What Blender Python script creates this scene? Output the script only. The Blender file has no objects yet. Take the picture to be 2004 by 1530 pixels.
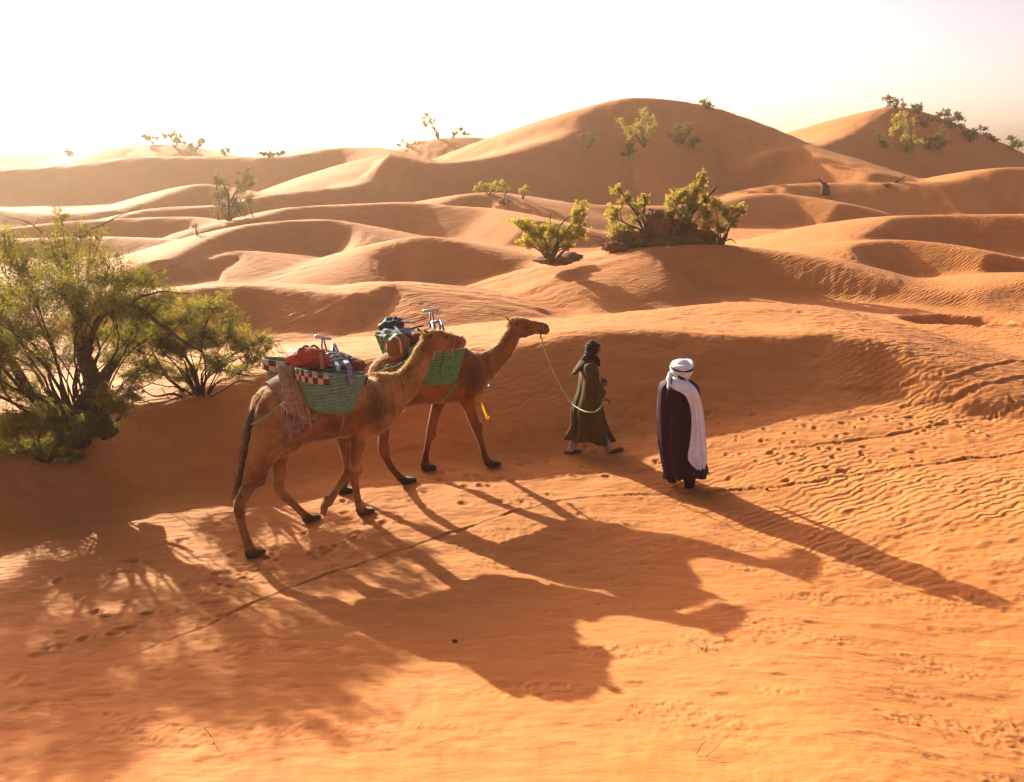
import bpy, bmesh, math, random
import numpy as np
from mathutils import Vector, Matrix, noise as mnoise
R = math.radians
sc = bpy.context.scene
# ---------------------------------------------------------------- camera
FPX, PXC, PYC, HOR, CAMH = 1600.0, 1002.0, 765.0, 300.0, 4.3
PITCH = math.atan((PYC - HOR) / FPX)
cam = bpy.data.cameras.new('camera'); cam_o = bpy.data.objects.new('camera', cam)
sc.collection.objects.link(cam_o)
cam.sensor_width = 36; cam.lens = FPX * 36 / 2004
cam.clip_start = 0.1; cam.clip_end = 3000
cam_o.location = (0, 0, CAMH); cam_o.rotation_euler = (math.pi / 2 - PITCH, 0, 0)
sc.camera = cam_o
# ---------------------------------------------------------------- light
SUN_AZ, SUN_EL = -37.0, 21.0      # azimuth from +Y, negative = to the camera's left
HAZE = 0.0007
SX, SY = math.sin(R(SUN_AZ)), math.cos(R(SUN_AZ))
wd = bpy.data.worlds.new('World'); sc.world = wd; wd.use_nodes = True
nt = wd.node_tree; nt.nodes.clear()
wo = nt.nodes.new('ShaderNodeOutputWorld'); bg = nt.nodes.new('ShaderNodeBackground')
sky = nt.nodes.new('ShaderNodeTexSky'); sky.sky_type = 'NISHITA'; sky.sun_disc = False
sky.sun_elevation = R(SUN_EL); sky.sun_rotation = R(SUN_AZ)
sky.altitude = 0; sky.air_density = 0.4; sky.dust_density = 3.0; sky.ozone_density = 0.0
tint = nt.nodes.new('ShaderNodeMix'); tint.data_type = 'RGBA'; tint.blend_type = 'MULTIPLY'
tint.inputs[0].default_value = 1.0
tint.inputs[7].default_value = (1.0, 0.82, 0.70, 1)
nt.links.new(sky.outputs[0], tint.inputs[6]); nt.links.new(tint.outputs[2], bg.inputs[0])
nt.links.new(bg.outputs[0], wo.inputs[0]); bg.inputs[1].default_value = 0.132
sun = bpy.data.lights.new('sun', 'SUN'); sun_o = bpy.data.objects.new('sun', sun)
sc.collection.objects.link(sun_o)
sun.energy = 4.8; sun.angle = R(0.6); sun.color = (0.94, 1.0, 0.80)
ldir = Vector((-SX * math.cos(R(SUN_EL)), -SY * math.cos(R(SUN_EL)), -math.sin(R(SUN_EL))))
sun_o.rotation_euler = ldir.to_track_quat('-Z', 'Y').to_euler(); sun_o.location = (-20, 25, 15)
sc.view_settings.view_transform = 'Standard'; sc.view_settings.look = 'None'
sc.view_settings.exposure = 1.38; sc.view_settings.gamma = 1.0
sc.cycles.use_denoising = True
sc.cycles.max_bounces = 8; sc.cycles.diffuse_bounces = 3; sc.cycles.transmission_bounces = 4
sc.cycles.transparent_max_bounces = 6; sc.cycles.volume_bounces = 1
# ---------------------------------------------------------------- projection helpers
CP, SP = math.cos(PITCH), math.sin(PITCH)
def ray(px, py):
    a, b = (px - PXC) / FPX, (PYC - py) / FPX
    return Vector((a, CP + b * SP, -SP + b * CP))
def atY(px, py, Y):
    d = ray(px, py); k = Y / d.y
    return Vector((d.x * k, Y, CAMH + d.z * k))
def atH(px, py, h=0.0):
    d = ray(px, py); k = (h - CAMH) / d.z
    return Vector((d.x * k, d.y * k, h))
# ---------------------------------------------------------------- scene helpers
COL = sc.collection
def tag(o, label=None, cat=None, group=None, kind=None):
    if label: o['label'] = label
    if cat: o['category'] = cat
    if group: o['group'] = group
    if kind: o['kind'] = kind
    return o
def empty(name, loc=(0, 0, 0), rz=0.0):
    o = bpy.data.objects.new(name, None); COL.objects.link(o)
    o.location = loc; o.rotation_euler = (0, 0, rz); o.empty_display_size = 0.1
    return o
def mesh_obj(name, verts, faces, mat=None, parent=None, smooth=True, world=True):
    me = bpy.data.meshes.new(name)
    me.from_pydata([tuple(v) for v in verts], [], faces); me.update()
    return link(name, me, mat, parent, smooth, world)
def link(name, me, mat=None, parent=None, smooth=True, world=True):
    me.name = name
    o = bpy.data.objects.new(name, me); COL.objects.link(o)
    if mat is not None:
        me.materials.clear(); me.materials.append(mat)
    if smooth: me.polygons.foreach_set('use_smooth', [True] * len(me.polygons))
    if parent is not None:
        o.parent = parent
        if world: o.matrix_parent_inverse = basis(parent).inverted()
    return o
def basis(o):
    m = Matrix.Translation(o.location) @ o.rotation_euler.to_matrix().to_4x4()
    if o.parent: m = basis(o.parent) @ o.matrix_parent_inverse @ m
    return m
def fast_mesh(name, V, F):
    """V (n,3) array, F (m,k) int array of equal-sided faces"""
    me = bpy.data.meshes.new(name); k = F.shape[1]
    me.vertices.add(len(V)); me.vertices.foreach_set('co', np.ascontiguousarray(V, dtype=np.float32).ravel())
    me.loops.add(F.size); me.loops.foreach_set('vertex_index', np.ascontiguousarray(F, dtype=np.int32).ravel())
    me.polygons.add(len(F)); me.polygons.foreach_set('loop_start', np.arange(0, F.size, k, dtype=np.int32))
    me.update(calc_edges=True)
    return me
# ---------------------------------------------------------------- materials
def material(name):
    m = bpy.data.materials.new(name); m.use_nodes = True
    return m, m.node_tree, m.node_tree.nodes['Principled BSDF']
def simple_mat(name, c1, c2, rough=0.8, scale=12.0, bump=0.2, dist=0.004, sheen=0.0, metal=0.0, wave=None, transl=None, ribc=0.0, spec=0.3, detail=5.0):
    """two-tone noise material, optional ribbed bump (wave=(scale, axis))"""
    m, t, b = material(name); n = t.nodes; L = t.links
    tc = n.new('ShaderNodeTexCoord'); nz = n.new('ShaderNodeTexNoise')
    nz.inputs['Scale'].default_value = scale; nz.inputs['Detail'].default_value = detail
    L.new(tc.outputs['Object'], nz.inputs['Vector'])
    cr = n.new('ShaderNodeValToRGB'); cr.color_ramp.elements[0].position = 0.32; cr.color_ramp.elements[1].position = 0.68
    cr.color_ramp.elements[0].color = (*c1, 1); cr.color_ramp.elements[1].color = (*c2, 1)
    L.new(nz.outputs['Fac'], cr.inputs[0]); L.new(cr.outputs[0], b.inputs['Base Color'])
    b.inputs['Roughness'].default_value = rough; b.inputs['Metallic'].default_value = metal
    b.inputs['Specular IOR Level'].default_value = spec
    if sheen:
        b.inputs['Sheen Weight'].default_value = sheen; b.inputs['Sheen Roughness'].default_value = 0.4
    bp = n.new('ShaderNodeBump'); bp.inputs['Strength'].default_value = bump; bp.inputs['Distance'].default_value = dist
    n2 = n.new('ShaderNodeTexNoise'); n2.inputs['Scale'].default_value = scale * 5; n2.inputs['Detail'].default_value = 3
    L.new(tc.outputs['Object'], n2.inputs['Vector'])
    if wave:
        w = n.new('ShaderNodeTexWave'); w.bands_direction = wave[1]; w.inputs['Scale'].default_value = wave[0]
        w.inputs['Distortion'].default_value = 1.2; w.inputs['Detail'].default_value = 1
        L.new(tc.outputs['Object'], w.inputs['Vector'])
        if ribc:
            cm_ = n.new('ShaderNodeMix'); cm_.data_type = 'RGBA'; cm_.blend_type = 'MULTIPLY'; cm_.inputs[0].default_value = ribc; cm_.inputs[7].default_value = (1, 1, 1, 1)
            c3 = n.new('ShaderNodeValToRGB'); c3.color_ramp.elements[0].position = .15; c3.color_ramp.elements[0].color = (.35, .32, .2, 1); c3.color_ramp.elements[1].position = .6
            L.new(w.outputs['Fac'], c3.inputs[0]); L.new(cr.outputs[0], cm_.inputs[6]); L.new(c3.outputs[0], cm_.inputs[7]); L.new(cm_.outputs[2], b.inputs['Base Color'])
        ad = n.new('ShaderNodeMath'); ad.operation = 'MULTIPLY_ADD'; ad.inputs[1].default_value = 0.4
        L.new(n2.outputs['Fac'], ad.inputs[0]); L.new(w.outputs['Fac'], ad.inputs[2]); L.new(ad.outputs[0], bp.inputs['Height'])
    else:
        L.new(n2.outputs['Fac'], bp.inputs['Height'])
    L.new(bp.outputs[0], b.inputs['Normal'])
    if transl:
        tr = n.new('ShaderNodeBsdfTranslucent'); mx = n.new('ShaderNodeMixShader'); mx.inputs[0].default_value = transl[0]
        tr.inputs[0].default_value = (*transl[1], 1)
        o = n['Material Output']; L.new(b.outputs[0], mx.inputs[1]); L.new(tr.outputs[0], mx.inputs[2]); L.new(mx.outputs[0], o.inputs[0])
    return m
# ================================================================ THE SETTING: sand ground with dunes
rs = np.random.RandomState(7)
_TAB = rs.rand(512, 512).astype(np.float32)
def vnoise(x, y, seed=0):
    x = np.asarray(x, dtype=np.float64) + seed * 17.31; y = np.asarray(y, dtype=np.float64) + seed * 9.77
    xi = np.floor(x).astype(np.int64); yi = np.floor(y).astype(np.int64)
    fx = x - xi; fy = y - yi
    fx = fx * fx * fx * (fx * (fx * 6 - 15) + 10); fy = fy * fy * fy * (fy * (fy * 6 - 15) + 10)
    a = _TAB[xi & 511, yi & 511]; b = _TAB[(xi + 1) & 511, yi & 511]
    c = _TAB[xi & 511, (yi + 1) & 511]; d = _TAB[(xi + 1) & 511, (yi + 1) & 511]
    return ((a * (1 - fx) + b * fx) * (1 - fy) + (c * (1 - fx) + d * fx) * fy) * 2 - 1
def fbm(x, y, seed=0, octaves=3, gain=0.5):
    s = 0; a = 1.0
    for k in range(octaves):
        s = s + a * vnoise(x * 2.03 ** k, y * 2.03 ** k, seed + k * 3); a *= gain
    return s
def sstep(x, a, b):
    t = np.clip((x - a) / (b - a), 0, 1); return t * t * (3 - 2 * t)
# crest lines of the dunes: (points (column, row, distance), far-side slope, near-side slope, rounding of the crest)
DUNES = [
 ([(-160,815,9.70),(-60,808,10.09),(60,802,10.48),(180,796,10.86),(300,778,11.35),(400,752,11.65),(520,727,12.22),(700,703,12.70),(930,684,13.27),(1080,660,13.75),(1150,650,13.94),(1250,646,14.13),(1400,652,14.32),(1520,655,14.52),(1600,650,14.61),(1680,660,14.42),(1750,688,14.04),(1850,735,13.27),(1910,775,12.70)], 6, 30, 0.14),
 ([(1300,622,17.2),(1400,606,17.8),(1490,599,18.2),(1570,606,18.0),(1640,632,17.0),(1690,665,16.2)], 16, 9, 0.6),
 ([(250,585,20),(330,572,20.5),(430,560,21.3),(520,560,21.7),(620,572,21.3),(700,572,21.2),(755,556,21.9),(772,565,21.8),(762,590,21.3),(730,620,20.7),(690,645,20.1)], 6, 31, 0.12),
 ([(770,550,27.2),(748,525,27.8),(745,500,28.6),(775,475,29.2),(830,463,29.6),(900,475,29.3),(960,500,28.6),(1000,520,28.1),(1040,545,27.5)], 8, 31, 0.15),
 ([(330,505,29),(400,470,31.5),(480,442,33.5),(560,432,34.8),(640,430,35.2),(695,442,34.8),(708,463,33.6),(680,498,31.6),(620,530,29.6)], 9, 31, 0.15),
 ([(260,520,29),(330,515,29.5),(400,506,30),(468,492,31),(481,502,30.6),(440,530,29.3)], 5, 31, 0.1),
 ([(-90,470,36),(0,468,36.5),(200,464,37),(340,470,36),(420,480,34.5)], 8, 30, 0.2),
 ([(-90,450,41),(0,447,41.5),(150,432,43),(350,424,44),(400,430,43.5),(450,437,42)], 9, 30, 0.2),
 ([(440,438,41),(500,425,42.5),(560,408,44.5),(620,402,45.5),(720,398,46),(800,395,46.5),(870,402,46),(950,407,45),(1000,418,43),(1050,432,41)], 9, 30, 0.2),
 ([(-90,407,52),(0,411,52),(130,418,51),(250,405,53),(330,378,57),(390,360,60),(440,366,60),(490,382,58)], 10, 30, 0.3),
 ([(200,432,47),(300,408,50),(400,402,51),(450,398,52),(520,382,54),(620,370,56),(700,360,58),(745,340,61),(762,318,64),(768,300,68)], 12, 30, 0.25),
 ([(-90,333,78),(0,330,78),(130,322,79),(260,306,80),(290,305,80),(450,306,80),(560,305,80),(640,291,82),(700,288,82),(745,289,80),(768,300,77),(800,330,72),(860,352,67),(920,368,63)], 14, 31, 0.4),
 ([(768,300,63),(810,312,62.5),(860,317,63),(930,312,65),(1000,297,68),(1060,280,70.5),(1110,263,73),(1150,240,75.5),(1180,211,77.5),(1205,197,79),(1250,190,80),(1340,198,80),(1400,214,79),(1460,242,77),(1520,270,75),(1580,292,72),(1650,318,68),(1710,338,65)], 12, 31, 0.6),
 ([(990,284,84),(1060,266,85),(1120,238,85),(1165,214,86)], 12, 27, 1.0),
 ([(1540,292,72),(1600,284,77),(1660,260,84),(1710,229,89),(1745,209,92),(1800,216,93),(1860,238,94),(1920,262,95),(2004,298,95),(2090,335,93)], 12, 31, 0.6),
 ([(1500,270,104),(1600,262,104),(1680,232,104),(1735,210,103)], 10, 26, 1.0),
 ([(-90,297,110),(0,298,110),(70,296,110),(130,302,110),(160,306,104),(200,289,103),(250,280,103),(290,280,103),(350,284,101),(400,297,100),(450,304,98),(520,312,96)], 12, 18, 1.0),
 ([(740,310,98),(790,292,98),(850,272,98),(930,268,98),(1000,280,98),(1060,292,98)], 12, 24, 1.0),
 ([(860,398,49),(890,387,50.5),(930,378,51.5),(972,377,51.5),(988,388,50.5),(1000,400,49.3)], 6, 28, 0.2),
 ([(1000,405,50),(1060,399,51),(1150,400,52),(1300,403,52),(1400,397,52.5),(1450,385,54),(1500,378,55),(1560,382,55),(1640,398,53)], 8, 27, 0.35),
 ([(1530,362,61),(1600,358,62),(1750,357,62),(1850,354,62),(1900,344,63),(1950,330,64),(2004,327,65),(2090,330,65)], 8, 27, 0.35),
 ([(1372,602,23.6),(1345,562,24.8),(1300,515,26.2),(1265,492,27.0),(1310,482,27.6),(1400,479,27.8),(1500,490,27.4),(1600,507,26.7),(1700,535,25.7),(1800,565,24.7),(1900,590,23.9)], 7, 30, 0.2),
 ([(1690,518,28.4),(1672,500,29.1),(1662,482,30.2),(1700,473,30.9),(1760,470,31.2),(1850,478,30.5),(1930,495,29.5)], 7, 30, 0.15),
 ([(1660,470,33),(1700,450,34.5),(1730,432,36),(1765,423,37),(1850,421,38),(2004,419,38),(2090,419,38)], 8, 29, 0.25),
 ([(1900,572,24.2),(1960,556,24.8),(2040,542,25.4),(2100,540,25.6)], 6, 20, 0.4),
]
def catmull(P, n=6):
    P = np.array(P, float); out = []
    Q = np.vstack([2 * P[0] - P[1], P, 2 * P[-1] - P[-2]])
    for i in range(1, len(Q) - 2):
        for k in range(n):
            t = k / n
            out.append(0.5 * ((2 * Q[i]) + (-Q[i-1] + Q[i+1]) * t + (2*Q[i-1] - 5*Q[i] + 4*Q[i+1] - Q[i+2]) * t*t + (-Q[i-1] + 3*Q[i] - 3*Q[i+1] + Q[i+2]) * t**3))
    out.append(P[-1]); return np.array(out)
def rise(y): return 0.075 * np.logaddexp(0, (9.2 - y) * 1.6) / 1.6 + 0.13 * np.logaddexp(0, (7.5 - y) * 1.6) / 1.6
def rise_pt(px, py, dh):
    h = dh
    for _ in range(8):
        q = atH(px, py, h); h = dh + float(rise(q.y))
    return atH(px, py, h)
CRESTS = []
for pts, gs, ss, rr in DUNES:
    W = np.array([tuple(rise_pt(p[0], p[1], p[3]) if p[2] == 'h' else atY(*p)) for p in pts]); CRESTS.append((catmull(W, 4), math.tan(R(gs)), math.tan(R(ss)), rr))
CA, CB = rise_pt(1250, 962, 0), rise_pt(2004, 1214, 0)      # the crease where the near slope meets the far one
CN = Vector((-(CB.y - CA.y), CB.x - CA.x, 0)).normalized()
def dune_height(x, y):
    x = np.asarray(x, float); y = np.asarray(y, float)
    r = np.hypot(x, y)
    H = 0.05 * fbm(x * 0.35, y * 0.35, 1) * sstep(r, 13, 22) + 0.018 * fbm(x * 0.6, y * 0.6, 2) + 0.16 * fbm(x * 0.09, y * 0.09, 3) * sstep(r, 22, 60)
    H = H + 6 * sstep(r, 130, 330) * (0.5 + 0.5 * fbm(x * 0.012, y * 0.012, 9))
    H = H + rise(y) * (1 - sstep(-y, 0, 6)) * (1 - .45 * sstep(x, 1.8, 4.2))
    sd0 = (x - CA.x) * CN.x + (y - CA.y) * CN.y
    H = H + (0.115 * np.logaddexp(0, sd0 * 7) / 7 - 0.115 * np.logaddexp(0, (sd0 - 2.6) * 2) / 2) * sstep(x, 0.6, 2.4) * (1 - sstep(r, 14, 30))
    for P, gt, st, rr in CRESTS:
        reach = (P[:, 2].max() + 1.2) / max(min(gt, abs(st) if st > 0.02 else gt), 0.07) + 2
        if st < 0.02: reach = 12
        cx, cy = P[:, 0].mean(), P[:, 1].mean(); rad = np.hypot(P[:, 0] - cx, P[:, 1] - cy).max() + reach
        m = np.hypot(x - cx, y - cy) < rad
        if not m.any(): continue
        xm, ym = x[m], y[m]
        wob = 0.035 * rr / 0.2
        xw = xm + min(wob, .2) * vnoise(xm * 1.1, ym * 1.1, 5) ; yw = ym + min(wob, .2) * vnoise(xm * 1.1, ym * 1.1, 6)
        h = np.full(xm.shape, -1e3); zm = max(P[:, 2].max(), .6)
        for i in range(len(P) - 1):
            ax, ay, az = P[i]; bx, by, bz = P[i + 1]; dx, dy = bx - ax, by - ay; L2 = dx * dx + dy * dy
            if L2 < 1e-9: continue
            t = np.clip(((xw - ax) * dx + (yw - ay) * dy) / L2, 0, 1)
            ex = xw - (ax + t * dx); ey = yw - (ay + t * dy); d = np.sqrt(ex * ex + ey * ey)
            side = (dx * ey - dy * ex) / (math.sqrt(L2) * np.maximum(d, 1e-6))          # +1 = far (left-hand) side
            w = sstep(side, -0.75, 0.75)
            dr = np.sqrt(d * d + rr * rr) - rr; drg = np.sqrt(d * d + (rr * 3) ** 2) - rr * 3
            hi = az + t * (bz - az) - (1 + 1.5 * (1 - side * side)) * (st * (1 - w) * dr + w * (gt * drg + 0.16 * gt / zm * drg * drg))
            if st < 0.02: hi = hi - 0.006 * dr * dr
            h = np.maximum(h, hi)
        k = 0.10 + 0.9 * min(rr, 0.6)
        if st < 0.02: k = 0.06
        a = H[m]; q = np.clip(0.5 + 0.5 * (h - a) / k, 0, 1)
        H[m] = a * (1 - q) + h * q + k * q * (1 - q) * 0.5
    # the pit on the right
    c = atH(1862, 630, 0.05); ex = (x - c.x) / 1.35; ey = (y - c.y) / 0.8
    q = np.hypot(ex, ey) + 0.15 * vnoise(x * 2, y * 2, 8)
    H = H - 0.28 * (1 - sstep(q, 0.75, 1.05)) + 0.05 * np.exp(-((q - 1.15) / 0.15) ** 2)
    return H
# coarse field on a fan (angle x log radius), read back by bilinear lookup
TH = np.concatenate([np.linspace(-180, -52, 24, endpoint=False), np.linspace(-52, 52, 620), np.linspace(52, 180, 25)[1:]]) * math.pi / 180
LR = np.linspace(math.log(1.2), math.log(900), 620)
_t, _r = np.meshgrid(TH, np.exp(LR), indexing='ij')
HC = dune_height(_r * np.sin(_t), _r * np.cos(_t))
def hbase(x, y):
    x = np.asarray(x, float); y = np.asarray(y, float)
    th = np.arctan2(x, y); lr = np.log(np.maximum(np.hypot(x, y), 1.2001))
    a = np.interp(th, TH, np.arange(len(TH))); b = np.clip((lr - LR[0]) / (LR[1] - LR[0]), 0, len(LR) - 1.001)
    a = np.clip(a, 0, len(TH) - 1.001)
    i = a.astype(int); j = b.astype(int); u = a - i; v = b - j
    return (HC[i, j] * (1 - u) + HC[i + 1, j] * u) * (1 - v) + (HC[i, j + 1] * (1 - u) + HC[i + 1, j + 1] * u) * v
def gz(x, y): return float(hbase(np.array([x]), np.array([y]))[0])
def ground(px, py, far=300):
    """where the ray through a photo point meets the sand"""
    d = ray(px, py); Y = np.concatenate([np.linspace(3, 40, 1500), np.linspace(40, far, 1500)[1:]])
    k = Y / d.y; z = CAMH + d.z * k; h = hbase(d.x * k, Y)
    hit = np.nonzero(z < h)[0]
    i = hit[0] if len(hit) else -1
    return Vector((float(d.x * k[i]), float(Y[i]), float(h[i])))
# ---- fine relief: ripples, trampled strips, drag lines, foot prints
GROOVES = [
 ([(150,1316),(260,1282),(380,1236),(500,1180),(620,1134),(740,1092),(860,1050),(1000,1005),(1090,984),(1170,972),(1290,966),(1400,966),(1560,947),(1700,925),(1860,903),(2030,882)], 0.024, 0.017),
 ([(480,1092),(640,1042)], 0.024, 0.007),
 ([(930,962),(1040,944),(1160,926),(1260,918)], 0.026, 0.018),
 ([(1380,896),(1520,880),(1640,866),(1760,848),(1880,825),(2030,790)], 0.026, 0.012),
 ([(620,905),(760,889),(900,873),(1010,872)], 0.04, 0.012),
 ([(300,1365),(180,1440),(40,1500)], 0.03, 0.006),
 ([(1560,770),(1680,762),(1800,745),(1900,728),(2030,705)], 0.05, 0.016),
 ([(1700,815),(1800,790),(1900,765),(2030,738)], 0.05, 0.016),
 ([(380,1215),(560,1155),(700,1100)], 0.02, 0.006),
]
GL = []
for pts, w, dep in GROOVES:
    W = np.array([tuple(ground(*p)) for p in pts]); GL.append((catmull(W, 6), w, dep))
prints = []
rp = random.Random(11)
def trail(pts, n, spread, size, dep):
    W = catmull(np.array([tuple(ground(*p)) for p in pts]), 8)
    for k in range(n):
        i = rp.randrange(len(W)); prints.append((W[i, 0] + rp.gauss(0, spread), W[i, 1] + rp.gauss(0, spread), size * rp.uniform(.7, 1.25), dep * rp.uniform(.5, 1.1), rp.uniform(0, 6.28)))
trail([(1230,915),(1400,900),(1560,885),(1700,865),(1850,840),(2020,800)], 60, .45, .075, .024)
trail([(1400,860),(1600,840),(1800,815),(2020,770)], 40, .45, .08, .02)
trail([(40,1300),(200,1240),(400,1160),(600,1080),(780,1000),(960,950),(1130,920)], 80, .35, .085, .022)
trail([(1150,800),(1300,850),(1500,870)], 40, .6, .07, .014)
trail([(250,1150),(450,1080),(700,940),(1000,880)], 45, .5, .08, .02)
for p in [(1540,942),(1510,888),(1605,878),(1690,888),(1690,875),(1650,922),(1620,918),(1790,898),(1855,825),(1810,842),(1905,845),(1940,855),(1650,830),(1940,820),(1905,765),(1690,820),(165,1245),(150,1280),(120,1250),(1838,956),(890,1258),(1270,1195),(1240,1180)][:16]:
    g = ground(*p); prints.append((g.x, g.y, .075, .03, rp.uniform(0, 3)))
def relief(x, y):
    r = np.hypot(x, y)
    # ripples: crests roughly across the wind, wavering and forking
    wx = 0.55 * fbm(x * 0.8, y * 0.8, 21) ; wy = 0.10 * fbm(x * 3.1, y * 3.1, 25, 2)
    ang = R(28)
    nx, ny = -math.sin(ang), math.cos(ang)
    q = x * nx + y * ny + wx * 0.22 + wy * .8
    def ridge(q, lam):
        p = (q / lam) % 1.0
        return np.where(p < 0.7, p / 0.7, (1 - p) / 0.3) - 0.5
    mask = sstep(fbm(x * 0.22, y * 0.22, 31), -0.5, 0.45)
    right = sstep(x - 0.9 * (y - 4.2) , -1.0, 0.6)              # rippled slope on the right
    fore = 1 - sstep(r, 7.2, 8.6)
    A = 0.011 * (0.25 + 0.75 * mask) * (1 - 0.80 * fore * (1 - 0)) 
    A = A * (0.45 + 0.75 * right * (1 - fore))
    n_ = ridge(q, 0.14) * A * (1 - sstep(r, 14, 19))
    q2 = x * nx + y * ny + 0.5 * fbm(x * 0.35, y * 0.35, 41) + 0.10 * fbm(x * 1.6, y * 1.6, 43, 2)
    n_ = n_ + np.cos(q2 / 0.26 * 6.2832) * 0.0065 * (0.3 + 0.7 * mask) * sstep(r, 13, 18) * (1 - sstep(r, 34, 50))
    # soft lumps and blown crust
    lump = fbm(x * 1.5, y * 2.6, 51, 4, 0.55)
    n_ = n_ + (0.014 - .006 * fore) * lump * (1 - sstep(r, 20, 30)) + 0.003 * fbm(x * 8, y * 13, 55, 3) * (1 - sstep(r, 10, 14))
    crust = sstep(fbm(x * 1.1 + 0.4 * y, y * 3.0, 61, 3), 0.15, 0.6)
    n_ = n_ + crust * 0.0055 * fbm(x * 22, y * 22, 63, 2) * (1 - sstep(r, 8, 11)) * sstep(r, 4.2, 4.8)
    # small scalloped nicks in the foreground
    c = vnoise(x * 3.4, y * 6.0, 71); n_ = n_ - 0.007 * sstep(c, 0.6, 0.9) - 0.006 * sstep(vnoise(x * 5.4 + y * 4, y * 11.0 - x * 2, 72), 0.6, 0.85) * sstep(vnoise(x * .9, y * .9, 74), -.2, .4) * (1 - sstep(r, 11, 15))
    for P, w, dep in GL:
        lo = P[:, :2].min(0) - 1; hi = P[:, :2].max(0) + 1
        m = (x > lo[0]) & (x < hi[0]) & (y > lo[1]) & (y < hi[1])
        if not m.any(): continue
        xm, ym = x[m], y[m]; best = np.full(xm.shape, 1e9)
        jx = 0.035 * vnoise(xm * 4, ym * 4, 81) + 0.012 * vnoise(xm * 17, ym * 17, 82)
        for i in range(len(P) - 1):
            ax, ay = P[i, :2]; dx, dy = P[i + 1, 0] - ax, P[i + 1, 1] - ay; L2 = dx * dx + dy * dy + 1e-12
            t = np.clip(((xm - ax) * dx + (ym + jx - ay) * dy) / L2, 0, 1)
            sd = ((xm - ax) * -dy + (ym + jx - ay) * dx) / math.sqrt(L2)
            d = np.hypot(xm - ax - t * dx, ym + jx - ay - t * dy)
            s = np.where(d < abs(best), np.sign(sd) * d, best); best = s
        ww = w * np.clip(np.hypot(xm, ym) / 11, .45, 1.3) * (0.7 + 0.6 * vnoise(xm * 7, ym * 7, 84)); kk = np.clip(0.55 + 0.9 * vnoise(xm * 2.2, ym * 2.2, 85), .6, 1) * sstep(np.hypot(xm - P[0, 0], ym - P[0, 1]), 0, 1.6)
        n_[m] += kk * (1 + 1.1 * sstep(xm, .3, 2.5)) * (-dep * np.exp(-(best / np.maximum(ww * .6, .012)) ** 2) + dep * 0.75 * np.exp(-((best - w * 1.3) / (w * .8)) ** 2))
    for (cx, cy, s, dep, a) in prints:
        m = (np.abs(x - cx) < s * 3) & (np.abs(y - cy) < s * 3)
        if not m.any(): continue
        ex, ey = x[m] - cx, y[m] - cy; ca, sa = math.cos(a), math.sin(a)
        u, v = (ex * ca + ey * sa) / s, (-ex * sa + ey * ca) / (s * .7)
        q = np.hypot(u, v) + 0.25 * vnoise(x[m] * 9, y[m] * 9, 87)
        n_[m] += -dep * (1 - sstep(q, 0.35, 0.95)) + dep * .28 * np.exp(-((q - 1.25) / .28) ** 2)
    return n_
tf = np.concatenate([np.linspace(-180, -50, 20, endpoint=False), np.linspace(-50, -37, 60, endpoint=False), np.linspace(-37, 37, 1060, endpoint=False), np.linspace(37, 50, 60, endpoint=False), np.linspace(50, 180, 21)[:-1]]) * math.pi / 180
rf = np.concatenate([np.exp(np.linspace(math.log(0.6), math.log(4.2), 30, endpoint=False)), np.exp(np.linspace(math.log(4.2), math.log(14), 420, endpoint=False)), np.exp(np.linspace(math.log(14), math.log(110), 520, endpoint=False)), np.exp(np.linspace(math.log(110), math.log(900), 60))])
tt, rr_ = np.meshgrid(tf, rf, indexing='ij')
X = (rr_ * np.sin(tt)).ravel(); Y = (rr_ * np.cos(tt)).ravel()
Z = hbase(X, Y); near = rr_.ravel() < 55
Z[near] += relief(X[near], Y[near])
nt_, nr_ = len(tf), len(rf)
V = np.stack([X, Y, Z], 1); V = np.vstack([V, [[0, 0, float(Z[:nr_].mean())]]])
ii, jj = np.meshgrid(np.arange(nt_), np.arange(nr_ - 1), indexing='ij'); i2 = (ii + 1) % nt_
F = np.stack([ii * nr_ + jj, ii * nr_ + jj + 1, i2 * nr_ + jj + 1, i2 * nr_ + jj], -1).reshape(-1, 4)
gme = fast_mesh('ground', V, F)
sdc = (X - CA.x) * CN.x + (Y - CA.y) * CN.y; rr1 = np.hypot(X, Y)
rip = sstep(sdc, -.15, .5) * sstep(X, .8, 2.6) * (1 - sstep(Y, 10.0, 11.5)) * 1.25
rip = np.maximum(rip, .75 * sstep(rr1, 15, 17) * (1 - .6 * sstep(rr1, 35, 60)))
rip = np.maximum(rip, .40 * (1 - sstep(X, 1, 4)) * sstep(Y, 11.2, 12.2)); rip = np.maximum(rip, 1.0 * (1 - sstep(X, -5.2, -3.0)) * sstep(Y, 6.2, 7.2))
rip = np.maximum(rip, .9 * sstep(X, 5, 6.5) * sstep(Y, 10, 13)); rip = np.maximum(rip, .06)
rat = gme.attributes.new('ripple', 'FLOAT', 'POINT'); rbuf = np.zeros(len(V), np.float32); rbuf[:len(rip)] = rip; rat.data.foreach_set('value', rbuf)
bmx = [(len(V) - 1, i * nr_, ((i + 1) % nt_) * nr_) for i in range(nt_)]
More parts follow.
